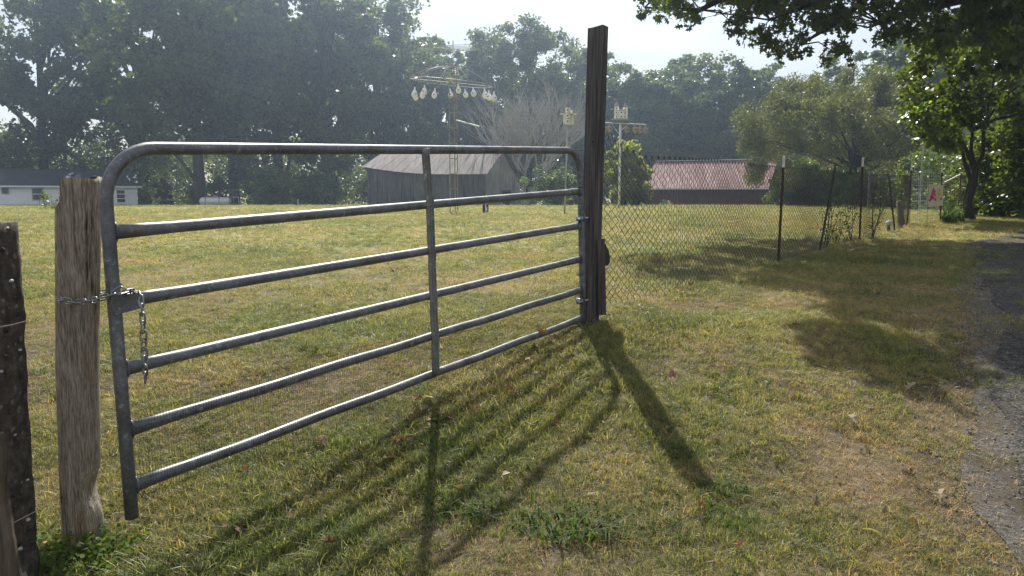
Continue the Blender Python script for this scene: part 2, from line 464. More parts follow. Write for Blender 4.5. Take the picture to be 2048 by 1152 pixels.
M['barn_roof'] = roof_mat('weathered_tin_roof', (0.05, 0.036, 0.034), (0.095, 0.075, 0.07), (0.165, 0.14, 0.135), 0.9, (3.5, 0.4, 0.4))
M['red_roof'] = roof_mat('rusty_red_tin_roof', (0.21, 0.105, 0.09), (0.29, 0.165, 0.145), (0.42, 0.30, 0.265), 1.1, (3.5, 0.25, 0.25))
M['rust_red'] = simple('dark_red_post_paint', (0.055, 0.014, 0.012), 0.6, 0.2, 0.3, 9)
M['post_white'] = simple('white_post_tip', (0.62, 0.62, 0.60), 0.5, 0, 0.15, 9)
M['tank'] = simple('white_tank', (0.62, 0.64, 0.66), 0.4, 0.1, 0.12, 3)
M['black'] = simple('black_plastic', (0.012, 0.012, 0.012), 0.4, 0, 0.2, 4)
M['orange'] = simple('orange_fruit', (0.55, 0.17, 0.05), 0.5, 0, 0.3, 20)

def concrete_mat():
    m, nt, b, out = mat('pebbly_concrete')
    n = noise(nt, 22, 7, 0.7)
    c = ramp(nt, n.outputs['Fac'], [(0.33, (0.022, 0.017, 0.014)), (0.55, (0.07, 0.055, 0.045)), (0.72, (0.13, 0.11, 0.09))])
    for sc, th, col, sd_ in ((26, 0.26, (0.16, 0.14, 0.125), 0.0), (11, 0.16, (0.24, 0.23, 0.22), 3.0), (40, 0.2, (0.12, 0.085, 0.06), 6.0)):
        v = node(nt, 'ShaderNodeTexVoronoi'); v.inputs['Scale'].default_value = sc; v.inputs['Randomness'].default_value = 1
        t = node(nt, 'ShaderNodeTexCoord'); mp = node(nt, 'ShaderNodeMapping'); mp.inputs['Location'].default_value = (sd_, sd_, sd_)
        nt.links.new(t.outputs['Object'], mp.inputs[0])
        wn = noise(nt, 30, 3); vm = node(nt, 'ShaderNodeVectorMath', operation='MULTIPLY_ADD'); nt.links.new(wn.outputs['Color'], vm.inputs[0]); vm.inputs[1].default_value = (0.03, 0.03, 0.03); nt.links.new(mp.outputs[0], vm.inputs[2])
        nt.links.new(vm.outputs[0], v.inputs['Vector'])
        f = ramp(nt, v.outputs['Distance'], [(th * 0.8, (1, 1, 1)), (th, (0, 0, 0))])
        sel = node(nt, 'ShaderNodeSeparateColor'); nt.links.new(v.outputs['Color'], sel.inputs[0])
        f2 = ramp(nt, sel.outputs[0], [(0.42, (0, 0, 0)), (0.75, (0.85, 0.85, 0.85))])
        c = mixc(nt, mixc(nt, 1.0, f, f2, 'MULTIPLY'), c, col)
    nt.links.new(c, b.inputs['Base Color']); b.inputs['Roughness'].default_value = 0.9; b.inputs['Specular IOR Level'].default_value = 0.2
    bump(nt, n.outputs['Fac'], b, 0.8, 0.01)
    return m
M['concrete'] = concrete_mat()
M['pebble'] = simple('pale_pebble', (0.30, 0.31, 0.30), 0.6, 0, 0.2, 30)
M['stone'] = simple('road_stones', (0.19, 0.175, 0.155), 0.85, 0, 0.6, 0.9)

M['leaf_far'] = leafmat('woodland_leaves', (0.032, 0.050, 0.02), (0.125, 0.15, 0.05), 0.5, 0.36, 0.5)
M['leaf_mid'] = leafmat('green_leaves', (0.04, 0.066, 0.02), (0.13, 0.165, 0.045), 0.45, 0.36, 0.5)
M['leaf_willow'] = leafmat('olive_leaves', (0.055, 0.06, 0.028), (0.16, 0.165, 0.075), 0.42, 0.5, 0.4)
M['leaf_bright'] = leafmat('yellow_green_leaves', (0.10, 0.125, 0.03), (0.30, 0.31, 0.085), 0.6, 0.5, 0.4)
M['leaf_brown'] = leafmat('brown_green_leaves', (0.05, 0.04, 0.02), (0.12, 0.09, 0.04), 0.35, 0.5, 0.3)
M['leaf_oak'] = leafmat('oak_leaves', (0.030, 0.048, 0.013), (0.10, 0.13, 0.032), 0.5, 0.33, 0.5, patch=0.5)
M['leaf_redbud'] = leafmat('redbud_leaves', (0.035, 0.055, 0.013), (0.12, 0.145, 0.03), 0.55, 0.33, 0.5, (0.2, 0.21, 0.05), patch=0.5)
M['leaf_vine'] = leafmat('vine_leaves', (0.05, 0.085, 0.026), (0.16, 0.205, 0.07), 0.5, 0.4, 0.5, (0.3, 0.33, 0.2), patch=0.4)
M['dead_brown'] = leafmat('dead_leaf_brown', (0.11, 0.06, 0.035), (0.26, 0.16, 0.10), 0.25, 0.6, 0.3, patch=3)
M['dead_red'] = leafmat('dead_leaf_red', (0.13, 0.045, 0.025), (0.24, 0.09, 0.05), 0.3, 0.6, 0.3, patch=3)
M['dead_pale'] = leafmat('dead_leaf_pale', (0.30, 0.24, 0.17), (0.46, 0.38, 0.28), 0.25, 0.6, 0.3, patch=3)

# ------------------------------------------------------------------ the ground
def axis(lim_n, fine, lims):
    return np.unique(np.concatenate(lims))
xs = np.unique(np.round(np.concatenate([np.linspace(-1500, -150, 12), np.linspace(-150, -20, 40), np.linspace(-20, -5, 60), np.arange(-5, 7, 0.06), np.linspace(7, 20, 70), np.linspace(20, 150, 40), np.linspace(150, 1500, 12)]), 3))
ys = np.unique(np.round(np.concatenate([np.linspace(-60, 0, 12), np.linspace(0, 2, 16), np.arange(2, 9, 0.06), np.linspace(9, 24, 110), np.linspace(24, 130, 70), np.linspace(130, 2000, 16)]), 3))
X, Y = np.meshgrid(xs, ys)
Z = H(X, Y)
V = np.stack([X, Y, Z], -1).reshape(-1, 3)
nx, ny = len(xs), len(ys)
idx = np.arange(nx * ny).reshape(ny, nx)
F = np.stack([idx[:-1, :-1], idx[:-1, 1:], idx[1:, 1:], idx[1:, :-1]], -1).reshape(-1, 4)
g_ = link('ground', np_mesh('ground', V, F, M['ground']), None, None, True)
tag(g_, kind='structure')

def strip(name, left_f, right_f, y0, y1, dz, m, n=420, k=26, wob=0.12, seed=1):
    t = np.linspace(y0, y1, n)
    xl = left_f(t) + (fbm(t, t * 0, 0.7, seed, 4) - 0.5) * wob * 2
    xr = right_f(t)
    u = np.linspace(0, 1, k) ** 1.3
    XX = xl[:, None] * (1 - u) + xr[:, None] * u
    YY = np.repeat(t[:, None], k, 1)
    ZZ = H(XX, YY) + dz
    V = np.stack([XX, YY, ZZ], -1).reshape(-1, 3)
    idx = np.arange(n * k).reshape(n, k)
    F = np.stack([idx[:-1, :-1], idx[:-1, 1:], idx[1:, 1:], idx[1:, :-1]], -1).reshape(-1, 4)
    return tag(link(name, np_mesh(name, V, F, m), None, None, True), kind='structure')
strip('gravel_verge', lambda t: road_x(t) + 0.12, lambda t: road_x(t) + 7, 0, 22, 0.006, M['gravel'], 700, 40, 0.22)
strip('road', lambda t: road_x(t) + 0.42 - 0.02 * t + (fbm(t, t * 0 + 5, 2.2, 4, 3) - 0.5) * 0.5, lambda t: road_x(t) + 6, 0, 22, 0.014, M['asphalt'], 700, 40, 0.1, 6)

# ------------------------------------------------------------------ grass built as scattered tufts
def blade_tuft(seed, n, hgt, wid, spread, flop, segs=2):
    r = np.random.default_rng(seed); Vs = []; Fs = []; rn = []
    for i in range(n):
        a = r.uniform(0, 2 * math.pi); b = r.uniform(0, 2 * math.pi); rad = spread * math.sqrt(r.uniform())
        p = np.array([math.cos(a) * rad, math.sin(a) * rad, -0.01])
        h = hgt * r.uniform(0.5, 1.15); lean = r.uniform(0.1, flop)
        d = np.array([math.cos(b), math.sin(b), 0]); sdv = np.array([-math.sin(b + r.uniform(-1, 1)), math.cos(b), 0]); sdv /= np.linalg.norm(sdv)
        o = len(Vs); rv = r.uniform()
        ww = wid * r.uniform(0.6, 1.3)
        for s_ in range(segs + 1):
            t = s_ / segs
            q = p + np.array([0, 0, 1]) * h * (t - 0.35 * lean * t * t) + d * h * lean * t * t
            wv = ww * (1 - t * 0.9) * 0.5
            Vs += [q - sdv * wv, q + sdv * wv]; rn += [rv, rv]
        for s_ in range(segs):
            k = o + 2 * s_; Fs.append((k, k + 1, k + 3, k + 2))
    return np.array(Vs), np.array(Fs), np.array(rn)

def tuft_collection(name, m, specs):
    c = bpy.data.collections.new(name)
    for i, sp in enumerate(specs):
        V, F, rn = blade_tuft(*sp)
        me = np_mesh(name + '_blades', V, F, m, rn)
        c.objects.link(bpy.data.objects.new(name + '_blades', me))
    return c

def scatter(name, coll, pts, scl, rot, label=None):
    me = bpy.data.meshes.new(name); me.vertices.add(len(pts)); me.vertices.foreach_set('co', np.ascontiguousarray(pts, np.float32).ravel())
    a = me.attributes.new('scl', 'FLOAT', 'POINT'); a.data.foreach_set('value', np.ascontiguousarray(scl, np.float32))
    a = me.attributes.new('rot', 'FLOAT_VECTOR', 'POINT'); a.data.foreach_set('vector', np.ascontiguousarray(rot, np.float32).ravel())
    o = bpy.data.objects.new(name, me); COL.objects.link(o)
    ng = bpy.data.node_groups.new(name + '_scatter', 'GeometryNodeTree')
    ng.interface.new_socket('Geometry', in_out='INPUT', socket_type='NodeSocketGeometry')
    ng.interface.new_socket('Geometry', in_out='OUTPUT', socket_type='NodeSocketGeometry')
    gi = ng.nodes.new('NodeGroupInput'); go = ng.nodes.new('NodeGroupOutput')
    ci = ng.nodes.new('GeometryNodeCollectionInfo'); ci.inputs['Collection'].default_value = coll; ci.inputs['Separate Children'].default_value = True; ci.inputs['Reset Children'].default_value = True
    ip = ng.nodes.new('GeometryNodeInstanceOnPoints'); ip.inputs['Pick Instance'].default_value = True
    ns = ng.nodes.new('GeometryNodeInputNamedAttribute'); ns.data_type = 'FLOAT'; ns.inputs['Name'].default_value = 'scl'
    nr = ng.nodes.new('GeometryNodeInputNamedAttribute'); nr.data_type = 'FLOAT_VECTOR'; nr.inputs['Name'].default_value = 'rot'
    ri = ng.nodes.new('FunctionNodeRandomValue'); ri.data_type = 'INT'
    [i for i in ri.inputs if i.name == 'Min' and i.type == 'INT'][0].default_value = 0
    [i for i in ri.inputs if i.name == 'Max' and i.type == 'INT'][0].default_value = len(coll.objects) - 1
    k = ng.links.new
    k(gi.outputs[0], ip.inputs['Points']); k(ci.outputs[0], ip.inputs['Instance'])
    k([s_ for s_ in ri.outputs if s_.type == 'INT'][0], ip.inputs['Instance Index'])
    k([s_ for s_ in ns.outputs if s_.name == 'Attribute'][0], ip.inputs['Scale']); k([s_ for s_ in nr.outputs if s_.name == 'Attribute'][0], ip.inputs['Rotation'])
    k(ip.outputs[0], go.inputs[0])
    md = o.modifiers.new('scatter', 'NODES'); md.node_group = ng
    return tag(o, label, None, None, 'stuff')

def field_points(bands):
    out = []
    for y0, y1, dens, smin, smax in bands:
        wid = y1 * 0.70 + 0.6
        n = int((y1 - y0) * 2 * wid * dens)
        x = rng.uniform(-wid, wid, n); y = rng.uniform(y0, y1, n)
        keep = np.abs(x) < y * 0.70 + 0.6
        x = x[keep]; y = y[keep]
        out.append(np.stack([x, y, rng.uniform(smin, smax, len(x))], -1))
    return np.concatenate(out)

grass_c = tuft_collection('grass', M['grass'], [(11 + i, 14 + 3 * (i % 3), 0.046 + .008 * (i % 3), 0.0038 + .0014 * (i % 3), 0.05, (1.0, 2.2, 1.5)[i % 3], 3) for i in range(9)])
straw_c = tuft_collection('dry_grass', M['straw'], [(31 + i, 14, 0.045, 0.0032, 0.06, 2.3, 3) for i in range(5)])
weed_c = tuft_collection('coarse_grass', M['weed'], [(51 + i, 15, 0.07, 0.009, 0.05, 1.7, 3) for i in range(4)])

def outside_road(p, slack=0.0):
    return p[:, 0] < road_x(p[:, 1]) + slack
pts = field_points([(1.6, 4.5, 2400, 0.42, 0.98), (4.5, 7.5, 1400, 0.5, 1.05), (7.5, 13, 480, 0.7, 1.35), (13, 26, 150, 0.9, 1.8), (26, 48, 26, 1.4, 2.6), (48, 84, 6, 2.0, 4.0)])
lush = fbm(pts[:, 0], pts[:, 1], 0.9, 21, 3)
fine = fbm(pts[:, 0], pts[:, 1], 0.28, 27, 2)
# lusher band running along just in front of the gate, barer by the verge
band = np.exp(-((pts[:, 0] - (-1.5 + (pts[:, 1] - 3.0) * 0.66) - 0.55) / 0.6) ** 2) * (pts[:, 1] < 6.4)
dverge = road_x(pts[:, 1]) - pts[:, 0]
bare = np.exp(-(np.clip(dverge, 0, 9) / 0.6) ** 2) * 0.35 * (pts[:, 1] < 7)
dens_g = np.clip(0.62 + (lush - 0.48) * 2.0 + (fine - 0.5) * 1.0 + band * 0.45 - bare * .6 + np.clip((pts[:, 1] - 10) / 12, 0, 0.5), 0.05, 1)
kg = (rng.uniform(size=len(pts)) < dens_g) & (outside_road(pts) | ((rng.uniform(size=len(pts)) < 0.8) & (fbm(pts[:, 0], pts[:, 1], 0.4, 91, 2) > 0.49 + .12 * np.clip(-dverge, 0, 1)) & (dverge > -0.9)))
gp = pts[kg]
def finish(p, tilt=0.25):
    z = H(p[:, 0], p[:, 1])
    rot = np.stack([rng.normal(0, tilt, len(p)), rng.normal(0, tilt, len(p)), rng.uniform(0, 6.283, len(p))], -1)
    return np.stack([p[:, 0], p[:, 1], z], -1), rot
q, ro = finish(gp)
lsc = (0.75 + 0.6 * (lush[kg] - 0.3)) * (1 + 0.5 * band[kg])
scatter('grass', grass_c, q, gp[:, 2] * lsc, ro, 'short mown grass, green to yellow, over the whole field')
ks = (rng.uniform(size=len(pts)) < np.clip(0.82 - dens_g * 0.55, 0.2, 0.6)) & (dverge > rng.uniform(-0.35, 0.1, len(pts))) & (pts[:, 1] < 30)
sp_ = pts[ks]; q, ro = finish(sp_, 0.3)
scatter('dry_grass', straw_c, q, sp_[:, 2], ro, 'dead straw coloured grass lying between the green')
wp = field_points([(2.0, 5.5, 300, 0.5, 1.0), (5.5, 9, 100, 0.5, 1.0)])
wn_ = fbm(wp[:, 0], wp[:, 1], 0.45, 77, 2)
bandw = np.exp(-((wp[:, 0] - (-1.5 + (wp[:, 1] - 3.0) * 0.66) - 0.5) / 0.55) ** 2) * (wp[:, 1] < 6)
kw = (wn_ + bandw * 0.16 > 0.64) & outside_road(wp, -0.1) & (rng.uniform(size=len(wp)) < 0.55)
q, ro = finish(wp[kw]); scatter('coarse_grass', weed_c, q, wp[kw][:, 2], ro, 'coarser bright green grass growing in patches near the gate')

# loose stones on the verge and road edge
def stone_coll():
    c = bpy.data.collections.new('loose_stones')
    for i in range(5):
        r = np.random.default_rng(i); mb = MB()
        prof = [(0.2, -0.3), (0.75, -0.15), (0.9, 0.15), (0.55, 0.45), (0.1, 0.55)]
        mb.lathe(prof, 7)
        V = np.array(mb.v) * 0.02; V *= r.uniform(0.75, 1.25, (len(V), 1)); V[:, 0] *= r.uniform(0.8, 1.5)
        me = bpy.data.meshes.new('loose_stones_shape'); me.from_pydata([tuple(v) for v in V], [], mb.f); me.materials.append(M['stone'])
        c.objects.link(bpy.data.objects.new('loose_stones_shape', me))
    return c
n = 6500
sy = rng.uniform(2.4, 14, n); sx = road_x(sy) + rng.normal(0.30, 0.33, n)
spt = np.stack([sx, sy, H(sx, sy) + 0.006], -1)
scatter('loose_stones', stone_coll(), spt, rng.uniform(0.12, 0.7, n) ** 1.4, rng.uniform(0, 6.28, (n, 3)), 'loose grey stones scattered along the broken road edge')

# ------------------------------------------------------------------ leaves, crowns and trees
def rand_rot(n, up=0.5, r=rng):
    nrm = r.normal(size=(n, 3)); nrm[:, 2] = np.abs(nrm[:, 2]) + up; nrm /= np.linalg.norm(nrm, axis=1)[:, None]
    t = r.normal(size=(n, 3)); t -= nrm * np.sum(t * nrm, 1)[:, None]; t /= np.linalg.norm(t, axis=1)[:, None]
    return t, np.cross(nrm, t), nrm
def leaf_polys(C, size, outline, up=0.5, curl=0.15, r=rng, droop=None):
    """one polygon per leaf; outline list of (along, across)"""
    n = len(C); t, b, nr = rand_rot(n, up, r)
    if droop is not None:
        t = t + np.array([0, 0, -droop]); t /= np.linalg.norm(t, axis=1)[:, None]
        nr = nr - t * np.sum(nr * t, 1)[:, None]; nr /= np.linalg.norm(nr, axis=1)[:, None]; b = np.cross(nr, t)
    k = len(outline); V = np.zeros((n, k, 3)); size = np.asarray(size).reshape(-1, 1) if np.ndim(size) else size
    for i, (a, w_) in enumerate(outline):
        V[:, i] = C + t * (a * size) + b * (w_ * size) + nr * (-(curl) * (a * a + abs(w_) * 1.2) * size)
    F = np.arange(n * k).reshape(n, k)
    rn = np.repeat(r.uniform(size=n), k)
    return V.reshape(-1, 3), F, rn
DIAMOND = [(-0.5, 0), (-0.05, 0.33), (0.5, 0.02), (0.0, -0.33)]
HEART = [(-0.5, 0.0), (-0.35, 0.35), (0.05, 0.42), (0.55, 0), (0.05, -0.42), (-0.35, -0.35)]
OAK = [(-0.55, 0.015), (-0.30, 0.10), (-0.28, 0.36), (-0.12, 0.10), (0.06, 0.46), (0.16, 0.12), (0.36, 0.26), (0.56, 0.0),
       (0.36, -0.26), (0.16, -0.12), (0.06, -0.46), (-0.12, -0.10), (-0.28, -0.36), (-0.30, -0.10)]

def cluster_leaves(centers, radii, per, r, flat=0.75):
    n = len(centers) * per
    d = r.normal(size=(n, 3)); d /= np.linalg.norm(d, axis=1)[:, None]
    rad = r.uniform(size=(n, 1)) ** 0.5
    c = np.repeat(centers, per, 0); rr = np.repeat(np.asarray(radii), per)[:, None]
    off = d * rad * rr; off[:, 2] *= flat
    return c + off

def make_tree(seed, h=20.0, cw=14.0, base=0.16, nclus=95, per=230, leaf=0.36, mleaf=None, topp=1.0, trunk_r=0.34, lean=0.0, crad=0.125, nlimb=26):
    r = np.random.default_rng(seed)
    ch = h * (1 - base); cz = h * base + ch * 0.48
    C = []
    while len(C) < nclus:
        d = r.normal(size=3); d /= np.linalg.norm(d)
        rad = r.uniform(0.25, 1.0) ** 0.6
        p = np.array([d[0] * cw / 2 * rad, d[1] * cw / 2 * rad, d[2] * ch / 2 * rad])
        zz = p[2] / (ch / 2)
        k = 1.0 - 0.25 * max(0, zz) * topp - 0.25 * max(0, -zz)
        p[:2] *= k
        ang = math.atan2(p[1], p[0])
        p[:2] *= 0.86 + 0.22 * math.sin(ang * 3 + seed) * math.cos(zz * 4 + seed)
        C.append(p + np.array([0, 0, cz]))
    C = np.array(C) * 0.93
    C[:, 0] += lean * C[:, 2]
    rad = r.uniform(0.6, 1.35, nclus) * cw * crad * 0.5
    L_ = cluster_leaves(C, rad, per, r)
    # stray outer twigs break the outline
    st = cluster_leaves(C, rad * 1.55, per // 6, r)
    L_ = np.concatenate([L_, st])
    V, F, rn = leaf_polys(L_, r.uniform(0.6, 1.3, len(L_)) * leaf, DIAMOND, 0.25, 0.2, r)
    crown = np_mesh('crown', V, F, mleaf, rn)
    mb = MB(); tp = [Vector((lean * z + 0.25 * math.sin(z * 0.35 + seed) * (z / h), 0.25 * math.cos(z * 0.4 + seed) * z / h, z)) for z in np.linspace(-0.3, h * 0.85, 12)]
    mb.tube(tp, [trunk_r * (1.25 if i == 0 else 1) * (1 - 0.88 * i / 11) for i in range(12)], 9)
    order = r.permutation(nclus)[:nlimb]
    for j in order:
        c = C[j]; z0 = max(h * base * 0.7, min(h * 0.75, c[2] * 0.62)); k = z0 / (h * 0.85) * 11; i0 = int(k)
        a = tp[min(i0, 11)]; b_ = Vector(c); m_ = (a + b_) / 2 + Vector((0, 0, 0.06 * h * r.uniform(-0.4, 1)))
        path = [a, a.lerp(m_, 0.5) + Vector(r.normal(0, 0.15, 3)), m_, m_.lerp(b_, 0.5) + Vector(r.normal(0, 0.2, 3)), b_]
        mb.tube(path, [trunk_r * 0.42, trunk_r * 0.32, trunk_r * 0.22, trunk_r * 0.14, 0.02], 5)
    trunk = mb.mesh('trunk')
    return trunk, crown

def place_tree(kind, px, Y, top_y, name, label, var, group, bark='bark', base_h=20.0, rz=None, wide=1.0):
    p = onground(px, Y, -0.05); ht = P(px, top_y, Y).z - p.z
    s_ = ht / base_h
    o = thing(name, label, 'tree', p, rz if rz is not None else (px * 0.37) % 6.28, group)
    o.scale = (s_ * wide, s_ * wide, s_)
    t, c = var
    if not t.materials: t.materials.append(M[bark])
    link('trunk', t, None, o, True); link('crown', c, None, o)
    return o

fv = [make_tree(101 + i, 20, [13, 15, 12, 14][i], [0.14, 0.18, 0.10, 0.2][i], [135, 150, 120, 140][i], 165, 0.34, M['leaf_far'], trunk_r=0.36) for i in range(4)]
gv = [make_tree(201 + i, 20, [13, 14, 12][i], 0.05, 140, 175, 0.36, M['leaf_mid'], trunk_r=0.3) for i in range(3)]

left = [
 (-290, 88, -330, 0, 'dark oak at far left, only the edge of its crown in the picture'),
 (95, 93, -180, 1, 'big spreading tree rising behind the left end of the white house'),
 (30, 90, 262, 3, 'low crowned tree behind the left end of the white house, under open sky'),
 (290, 96, -260, 2, 'tall hazy tree above the right end of the white house'),
 (402, 78, -300, 1, 'tall tree whose dark trunk stands behind the white gas tank'),
 (470, 84, -170, 0, 'tall tree with its trunk just right of the white gas tank'),
 (560, 92, -280, 3, 'hazy tall tree fourth from the barn above the gate top bar'),
 (655, 82, -160, 2, 'thin leaved tall tree left of the barn with many sky gaps'),
 (760, 90, -90, 1, 'tall tree standing directly behind the left end of the grey barn'),
 (835, 100, 10, 0, 'lower tree stepping down beside the gap behind the antenna'),
]
GR = 'trees of the wood behind the field'
for px, Y, ty, v, lab in left:
    place_tree('b', px, Y, ty, 'broadleaf_tree', lab, fv[v], GR)
mid = [
 (905, 104, 62, 2, 'small crowned tree in the dip behind the antenna'),
 (985, 96, 15, 1, 'tree left of the round topped tree behind the bare grey tree'),
 (1058, 92, -5, 3, 'round topped tall tree behind the bare grey tree'),
 (1150, 98, 42, 0, 'tree seen just left of the tall dark gate post'),
 (1200, 104, 70, 2, 'tree largely hidden behind the tall dark gate post'),
]
for px, Y, ty, v, lab in mid:
    place_tree('b', px, Y, ty, 'broadleaf_tree', lab, fv[v], GR, wide=1.0)
right = [
 (1228, 93, 95, 1, 'tree showing between the tall dark post and the birdhouse pole'),
 (1305, 92, 88, 0, 'leafy tree above the left corner of the rusty red roof'),
 (1395, 94, 88, 1, 'tree filling the wood above the centre of the rusty red roof'),
 (1520, 92, 100, 2, 'dark tree between the red shed and the olive willow'),
 (1262, 91, 95, 0, 'light green rounded tree right above the castle birdhouse'),
 (1345, 92, 105, 1, 'pale green tree above the left end of the rusty red roof'),
 (1352, 98, 78, 2, 'taller dark tree peering over the pale green one'),
 (1432, 96, 75, 1, 'loose topped tree above the middle of the rusty red roof'),
 (1480, 92, 92, 2, 'dark green tree above the right end of the rusty red roof'),
 (1560, 90, 105, 0, 'dark tree behind the left shoulder of the olive willow'),
 (1640, 80, 80, 1, 'green tree rising over the top of the olive willow'),
 (1760, 66, 30, 2, 'tall leafy tree behind the right side of the olive willow'),
 (1880, 58, -40, 0, 'tall dark tree behind the redbud, upper right'),
 (2020, 48, -60, 1, 'tall shady tree at the right edge behind the redbud'),
]
for px, Y, ty, v, lab in right:
    place_tree('b', px, Y, ty, 'woodland_tree', lab, gv[v], 'trees behind the red shed and the fence', wide=1.15)

# undergrowth at the foot of the wood, and the deeper wood that closes the view
def mass(name, label, spots, m, per, leaf, seed):
    r = np.random.default_rng(seed)
    C = np.array([s_[:3] for s_ in spots]); rad = np.array([s_[3] for s_ in spots])
    L_ = cluster_leaves(C, rad, per, r, 0.85)
    V, F, rn = leaf_polys(L_, r.uniform(0.6, 1.3, len(L_)) * leaf, DIAMOND, 0.2, 0.2, r)
    return tag(link(name, np_mesh(name, V, F, m, rn)), label, None, None, 'stuff')
sp1 = []
r1 = np.random.default_rng(5)
for i in range(760):
    x = r1.uniform(-88, 84); Y = r1.uniform(86, 100) - 0.10 * max(x, 0) * 1.5
    hz = r1.uniform(0, 1)
    sp1.append((x, Y, Hf(x, Y) + 0.3 + hz * 8.0, r1.uniform(0.9, 2.3)))
for i in range(330):
    x = r1.uniform(-110, 14); Y = r1.uniform(101, 109); sp1.append((x, Y, Hf(x, Y) + r1.uniform(0, 8.5), r1.uniform(1.3, 2.6)))
mass('undergrowth', 'dark tangled undergrowth along the foot of the wood', sp1, M['leaf_far'], 190, 0.34, 6)
sp2 = []
for i in range(560):
    x = r1.uniform(-150, 150); Y = r1.uniform(108, 132); hx = 9.5 if x < -8 else (11.5 if x < 14 else 15.0)
    sp2.append((x, Y, Hf(x, Y) + r1.uniform(0, 1) ** .9 * hx, r1.uniform(1.6, 3.4)))
mass('far_woodland', 'deeper wood closing the view behind the first trees', sp2, M['leaf_far'], 260, 0.55, 8)

def bush(name, label, px, Y, w_, h_, m, leaf, n_c, per, seed, cat='bush', stems=5, group=None, stem_m='bark', elong=1.0):
    p = onground(px, Y, -0.03); o = thing(name, label, cat, p, 0, group)
    r = np.random.default_rng(seed); C = []
    for i in range(n_c):
        a = r.uniform(0, 6.28); q = r.uniform() ** 0.5; z = r.uniform(0.08, 1)
        k = math.sqrt(max(0.05, 1 - (z - 0.35) ** 2 / 0.5)) * (0.72 + 0.2 * math.sin(a * 2 + seed) + .28 * math.sin(a * 5 + z * 7 + seed * 3)) * r.uniform(.75, 1.2)
        z *= r.uniform(.8, 1.08)
        C.append((math.cos(a) * q * w_ / 2 * k, math.sin(a) * q * w_ / 2 * k * elong, z * h_ * 0.92))
    C = np.array(C); rad = r.uniform(0.06, 0.17, n_c) * min(w_, h_ * 1.5)
    L_ = cluster_leaves(C, rad, per, r, 0.8); L_ = L_[L_[:, 2] > 0.02]
    V, F, rn = leaf_polys(L_, r.uniform(0.6, 1.3, len(L_)) * leaf, DIAMOND, 0.3, 0.2, r)
    link('foliage', np_mesh('foliage', V, F, m, rn), None, o)
    mb = MB()
    for i in range(stems):
        c = Vector(C[r.integers(n_c)]) ; a = Vector((r.uniform(-.1, .1) * w_ * .4, r.uniform(-.1, .1) * w_ * .4, -0.05))
        mb.tube([a, a.lerp(c, .5) + Vector((0, 0, .08 * h_)), c], [0.012 * h_ + .008, 0.008 * h_ + .005, 0.004], 5)
    mb.build('stem', M[stem_m], o)
    return o
bush('yellow_green_tree', 'yellow green bushy young tree behind the white birdhouse pole', 1245, 52, 3.6, 4.5, M['leaf_bright'], 0.22, 60, 150, 1, 'tree')
bush('yellow_green_tree', 'pale yellow green foliage just right of the white birdhouse pole', 1275, 53, 2.6, 3.6, M['leaf_bright'], 0.2, 40, 140, 31, 'tree')
bush('green_bush', 'green bush between the grey barn and the gate post', 1108, 58, 5.0, 2.7, M['leaf_vine'], 0.2, 60, 130, 2)
bush('green_bush', 'smaller bush hard against the left of the tall dark gate post', 1165, 55, 2.6, 2.2, M['leaf_vine'], 0.2, 40, 120, 3)
bush('shadow_bush', 'dark bush beside the left wall of the red shed', 1268, 56, 2.2, 2.0, M['leaf_mid'], 0.2, 40, 120, 4)
bush('tiny_bush', 'tiny bright green bush at the foot of the red shed', 1330, 58, 1.3, 0.55, M['leaf_vine'], 0.1, 14, 110, 5)
bush('vine_thicket', 'vine covered thicket just right of the red shed', 1600, 48, 4.6, 2.9, M['leaf_vine'], 0.16, 90, 160, 6)
bush('vine_thicket', 'second vine thicket behind the leaning fence post', 1668, 46, 3.6, 2.5, M['leaf_vine'], 0.15, 70, 160, 7)
bush('leafy_bush', 'leafy bush behind the white tipped second fence post', 1728, 42, 3.0, 1.9, M['leaf_mid'], 0.14, 60, 150, 8)
bush('leafy_bush', 'broad dark bush left of the hanging flag', 1790, 40, 2.2, 1.5, M['leaf_mid'], 0.14, 40, 120, 18)
bush('sunlit_bush', 'sunlit bush below the tall trees right of the gas tank', 545, 76, 8.0, 3.8, M['leaf_vine'], 0.28, 80, 130, 9)
bush('sunlit_bush', 'low sunlit bush between the gas tank bush and the barn', 640, 78, 7.0, 3.4, M['leaf_mid'], 0.28, 70, 130, 10)
bush('bright_shrub', 'bright green shrub behind the left end of the gas tank', 385, 79, 2.4, 2.4, M['leaf_bright'], 0.22, 30, 100, 11)
bush('bright_shrub', 'bright green shrub behind the top of the gas tank', 440, 80, 3.4, 3.2, M['leaf_vine'], 0.24, 40, 100, 12)
bush('brown_shrub', 'brownish upright shrub beside the white house', 330, 80, 2.2, 3.0, M['leaf_brown'], 0.2, 40, 110, 13)
bush('dark_shrub', 'dark many stemmed shrub right of the redbud trunk', 2000, 25, 3.4, 3.2, M['leaf_redbud'], 0.13, 70, 170, 14, stems=12)
bush('dark_shrub', 'dark shrub cut by the right edge of the picture', 2090, 23, 3.4, 3.4, M['leaf_redbud'], 0.13, 70, 170, 15, stems=12)
bush('light_shrub', 'pale leaved shrub behind the redbud trunk', 1905, 27, 1.6, 1.9, M['leaf_vine'], 0.1, 30, 120, 16)
bush('back_shrub', 'dense shady shrub behind the dark shrubs on the right', 1990, 33, 9.0, 4.2, M['leaf_mid'], 0.17, 110, 170, 17)
bush('back_shrub', 'shady shrub closing the far end of the drive', 2110, 29, 8.0, 4.4, M['leaf_mid'], 0.17, 110, 170, 19)

